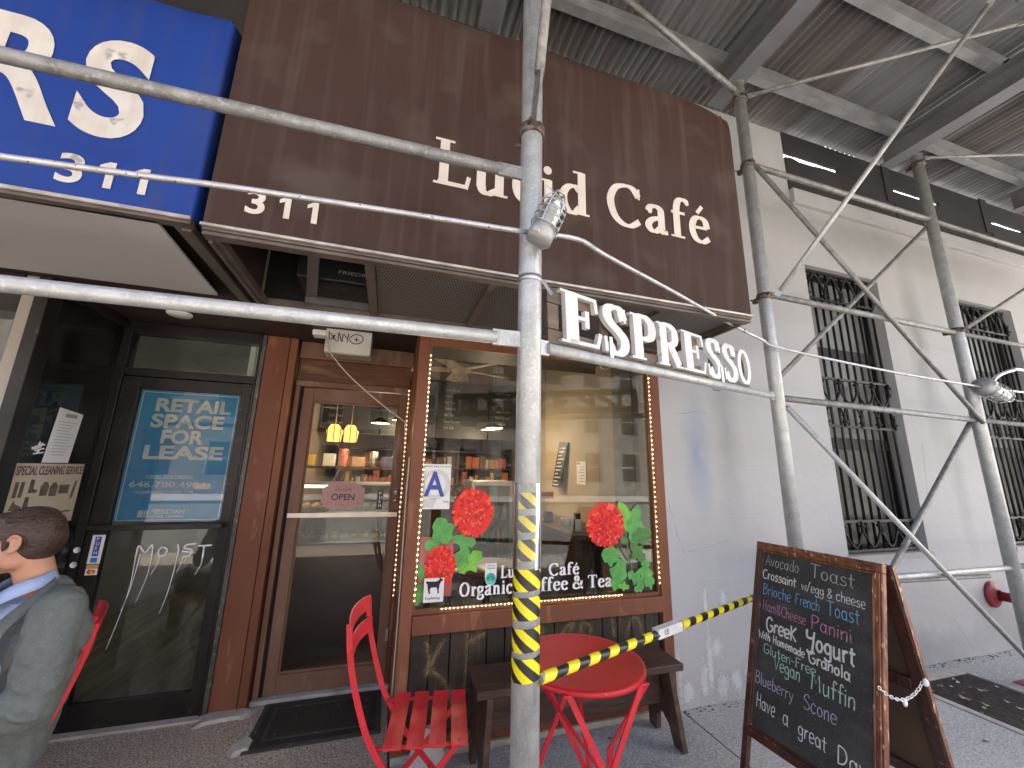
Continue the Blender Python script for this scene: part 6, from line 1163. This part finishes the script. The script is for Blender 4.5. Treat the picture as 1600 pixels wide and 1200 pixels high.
hip = [P(pel, .02, s_ * .09, -.04) for s_ in (1, -1)]; knee = [P(pel, .46, s_ * .13, -.03) for s_ in (1, -1)]; ank = [P(pel, .44 + .08 * i, s_ * .13, -.475) for i, s_ in enumerate((1, -1))]
sho = [P(che, 0.01, .190, .108), P(che, .03, -.175, .105)]; elb = [P(che, .045, .26, -.165), P(che, .10, -.25, -.16)]; wri = [P(che, .30, .17, -.155), P(che, .34, -.08, -.15)]
mb = MB()
cap(mb, pel, P(che, 0, 0, -.1), .11, .12); cap(mb, P(che, 0, .07, .02), P(che, 0, -.07, .02), .10, .10); cap(mb, P(che, 0, 0, .1), hd + V((.03, .01, -.06)), .058, .056)
for i in (0, 1):
    cap(mb, hip[i], knee[i], .075, .055); cap(mb, knee[i], ank[i], .052, .036); cap(mb, P(ank[i], 0, 0, -.03), P(ank[i], .15, 0, -.05), .032, .026)
    cap(mb, sho[i], elb[i], .048, .038); cap(mb, elb[i], wri[i], .036, .026)
    cap(mb, wri[i], P(wri[i], .07, 0, -.005), .027, .030)
    for k in range(4):
        o1 = P(wri[i], .085, (k - 1.5) * .019, .002); o2 = P(o1, .036 + .004 * (k in (1, 2)), 0, -.010); o3 = P(o2, .022, 0, -.022); cap(mb, o1, o2, .0095, .009); cap(mb, o2, o3, .009, .0075)
    s_ = (-1, 1)[i]; cap(mb, P(wri[i], .035, .025 * s_, 0), P(wri[i], .075, .047 * s_, -.008), .011, .009)
# head: skull, face, jaw, ear, nose, neck
hf = V((-cos(R(12)), -sin(R(12)), 0)); hl = V((sin(R(12)), -cos(R(12)), 0))
def Hh(f=0, l=0, z=0): return hd + hf * f + hl * l + UZ * z
rot = Matrix((hf, hl, UZ)).transposed()
mb.ball(Hh(-.012, 0, .025), .088, (1.10, .86, .98), 20, 14, rot).ball(Hh(.035, 0, -.035), .064, (.98, .95, 1.25), 18, 12, rot).ball(Hh(.052, 0, -.082), .042, (1.0, 1.0, .62), 16, 10, rot).ball(Hh(.0, .052, -.06), .03, (1.2, .6, 1.2), 12, 8, rot).ball(Hh(.0, -.052, -.06), .03, (1.2, .6, 1.2), 12, 8, rot)
cap(mb, Hh(.095, 0, .015), Hh(.118, 0, -.028), .010, .014); mb.ball(Hh(.098, 0, -.068), .017, (.6, 1.3, .55), 12, 8, rot); mb.ball(Hh(.088, 0, .032), .022, (.5, 2.2, .5), 12, 8, rot)
body = organic('body', mb, skin, man, .0075, 4)
for s_ in (1, -1):
    ear = MB().path(catm([Hh(.012, .078 * s_, .012), Hh(-.004, .088 * s_, .030), Hh(-.022, .091 * s_, .022), Hh(-.024, .089 * s_, -.004), Hh(-.010, .084 * s_, -.026), Hh(.004, .077 * s_, -.030)], 5), .0058, 8); ear.ball(Hh(-.008, .078 * s_, .0), .021, (.75, .28, 1.25), 12, 8, rot).ball(Hh(.002, .080 * s_, -.024), .009, (1, .7, 1.1), 8, 6); organic('ear', ear, skin, man, .004, 2)
    build('eye', MB().ball(Hh(.086, .030 * s_, .012), .011, (1, 1, 1), 12, 8), M('eye_white', (.7, .68, .65), rough=.2), man); build('brow', MB().path([Hh(.096, .016 * s_, .034), Hh(.096, .030 * s_, .040), Hh(.085, .046 * s_, .034)], .0035, 6), hairm, man)
hb = MB().ball(Hh(-.012, 0, .044), .089, (1.10, .92, .94), 22, 16, rot).ball(Hh(-.046, 0, .008), .080, (.90, 1.0, 1.12), 20, 14, rot).ball(Hh(-.058, 0, -.030), .052, (.70, 1.05, 1.0), 18, 12, rot).ball(Hh(.035, .004, .080), .052, (1.3, 1.15, .60), 16, 10, rot).ball(Hh(-.015, .052, .035), .042, (1.5, .75, 1.15), 14, 10, rot).ball(Hh(-.015, -.052, .035), .042, (1.5, .75, 1.15), 14, 10, rot).ball(Hh(-.075, .03, .02), .040, (.7, .9, 1.2), 12, 8, rot).ball(Hh(-.075, -.03, .02), .040, (.7, .9, 1.2), 12, 8, rot).ball(Hh(.022, .068, .0), .014, (.8, .4, 2.0), 10, 8, rot)
organic('hair', hb, hairm, man, .006, 2, .004)
hs_ = MB(); rn2 = random.Random(12)
for k in range(260):
    an = rn2.uniform(-1.25, 1.25); t0 = rn2.uniform(.15, 1.6); pts = []
    for q in range(6):
        th = t0 + q * rn2.uniform(.13, .16); kk = 1.012 + .010 * rn2.random()       # from the brow over the crown to the nape
        lx, lz = -cos(th) , sin(th); pts.append(Hh(-.012 - lx * .097 * cos(an * .75) * kk, sin(an) * .083 * kk * (.45 + .55 * max(.0, sin(th))), .044 + lz * .082 * kk * cos(an * .9)))
    if min((p - hd).dot(hf) for p in pts) > -.13: hs_.path(pts, .0013, 4)
build('hair_strands', hs_, hairm, man, kind='stuff')
organic('beard', MB().ball(Hh(.050, 0, -.078), .046, (1.02, 1.05, .72), 16, 10, rot).ball(Hh(.020, .050, -.062), .028, (1.5, .45, 1.0), 12, 8, rot).ball(Hh(.020, -.050, -.062), .028, (1.5, .45, 1.0), 12, 8, rot), beard, man, .006, 3)
# shirt: chest and collar
sh = MB(); cap(sh, P(che, .035, 0, .05), P(che, .035, 0, -.16), .105, .105); sh.lathe([(.068, -.03), (.070, .0), (.064, .028)], P(nk, -.01, 0, .0), (hd - nk).normalized() * .5 + UZ, 20); organic('shirt', sh, shirtm, man, .009, 3)
cc = P(nk, .0, 0, .012)
for s_ in (1, -1):
    pts = [P(cc, .075, .004 * s_, -.028), P(cc, .045, .055 * s_, .022), P(cc, -.02, .068 * s_, .045), P(cc, -.065, .02 * s_, .058)]; lo_ = [P(cc, .088, .030 * s_, -.075), P(cc, .062, .078 * s_, -.028), P(cc, -.025, .088 * s_, .006), P(cc, -.085, .022 * s_, .020)]
    build('collar', MB().grid(lambda a, b_: V(catm([tuple(p) for p in pts], 4)[int(a * 12 + .01)]).lerp(V(catm([tuple(p) for p in lo_], 4)[int(a * 12 + .01)]), b_), 12, 2), shirtm, man).modifiers.new('thick', 'SOLIDIFY').thickness = .003
build('tie', MB().beam(P(che, .148, -.012, .13), P(che, .165, -.02, -.12), .035, .006, F_), M('navy_tie', (.012, .016, .035), rough=.5), man)
for k in range(3): build('button', MB().ball(P(che, .142 + .004 * k, .020, .09 - k * .075), .0055, (1, 1, 1), 8, 6), winwhite, man)
# jacket
jk = MB()
cap(jk, P(pel, -.015, 0, -.03), P(che, -.012, 0, -.12), .135, .138); cap(jk, P(pel, -.0, .05, -.04), P(pel, .0, -.05, -.04), .13, .13); cap(jk, P(che, -.012, .085, .0), P(che, -.012, -.085, .0), .122, .122); cap(jk, P(che, -.02, .10, .10), P(che, -.02, -.10, .10), .078, .078); cap(jk, P(che, -.035, 0, .06), P(che, -.02, 0, .135), .10, .066)
cap(jk, P(pel, .08, .085, -.035), P(pel, .20, .11, -.055), .09, .075)
for i in (0, 1): cap(jk, sho[i], elb[i], .078, .067); cap(jk, elb[i], P(wri[i], -.02, 0, 0), .062, .043)
for i in (0, 1):                                    # bunched cloth at the elbow and down the sleeve
    for k in range(5): t = .45 + k * .13; c_ = sho[i].lerp(elb[i], t); jk.ball(c_ + Lf * (.02 if i == 0 else -.02) + F_ * (.012 * (-1) ** k), .058, (1.08, 1.12, .30), 14, 8, Matrix.Rotation(R(24 * (-1) ** k), 3, 'Y'))
    for k in range(4): t = .12 + k * .2; c_ = elb[i].lerp(wri[i], t); jk.ball(c_, .058 - .005 * k, (.30, 1.08, 1.06), 14, 8, Matrix.Rotation(R(20 * (-1) ** k), 3, 'Z'))
organic('jacket', jk, suit, man, .008, 2, .014)
# lapels lie over the chest
for s_ in (1, -1):
    A_ = [P(cc, -.080, .018 * s_, .035), P(cc, -.03, .095 * s_, .010), P(cc, .045, .108 * s_, -.055), P(cc, .088, .112 * s_, -.10)]; B_ = [P(cc, -.098, .020 * s_, -.010), P(cc, -.04, .125 * s_, -.028), P(cc, .040, .150 * s_, -.085), P(cc, .065, .160 * s_, -.118)]
    build('jacket_collar', MB().grid(lambda a, b_: V(catm([tuple(p) for p in A_], 4)[int(a * 12 + .01)]).lerp(V(catm([tuple(p) for p in B_], 4)[int(a * 12 + .01)]), b_), 12, 2), suit, man).modifiers.new('thick', 'SOLIDIFY').thickness = .006
    A_ = [P(cc, .090, .108 * s_, -.095), P(cc, .118, .080 * s_, -.18), P(cc, .140, .045 * s_, -.28), P(cc, .150, .012 * s_, -.37)]; B_ = [P(cc, .070, .172 * s_, -.128), P(cc, .100, .150 * s_, -.19), P(cc, .130, .098 * s_, -.28), P(cc, .148, .030 * s_, -.375)]
    build('lapel', MB().grid(lambda a, b_: V(catm([tuple(p) for p in A_], 4)[int(a * 12 + .01)]).lerp(V(catm([tuple(p) for p in B_], 4)[int(a * 12 + .01)]), b_) + F_ * .010, 12, 2), suit, man).modifiers.new('thick', 'SOLIDIFY').thickness = .006
tr = MB()
for i in (0, 1): cap(tr, hip[i], knee[i], .096, .078); cap(tr, knee[i], P(ank[i], 0, 0, .03), .070, .056)
organic('trousers', tr, suit, man, .012, 5, .008)
for i in (0, 1): organic('shoe', cap(MB(), P(ank[i], -.03, 0, -.045), P(ank[i], .19, 0, -.052), .040, .032), M('black_shoe', (.02, .015, .012), rough=.3), man, .008, 3)
bpy.context.view_layer.update()
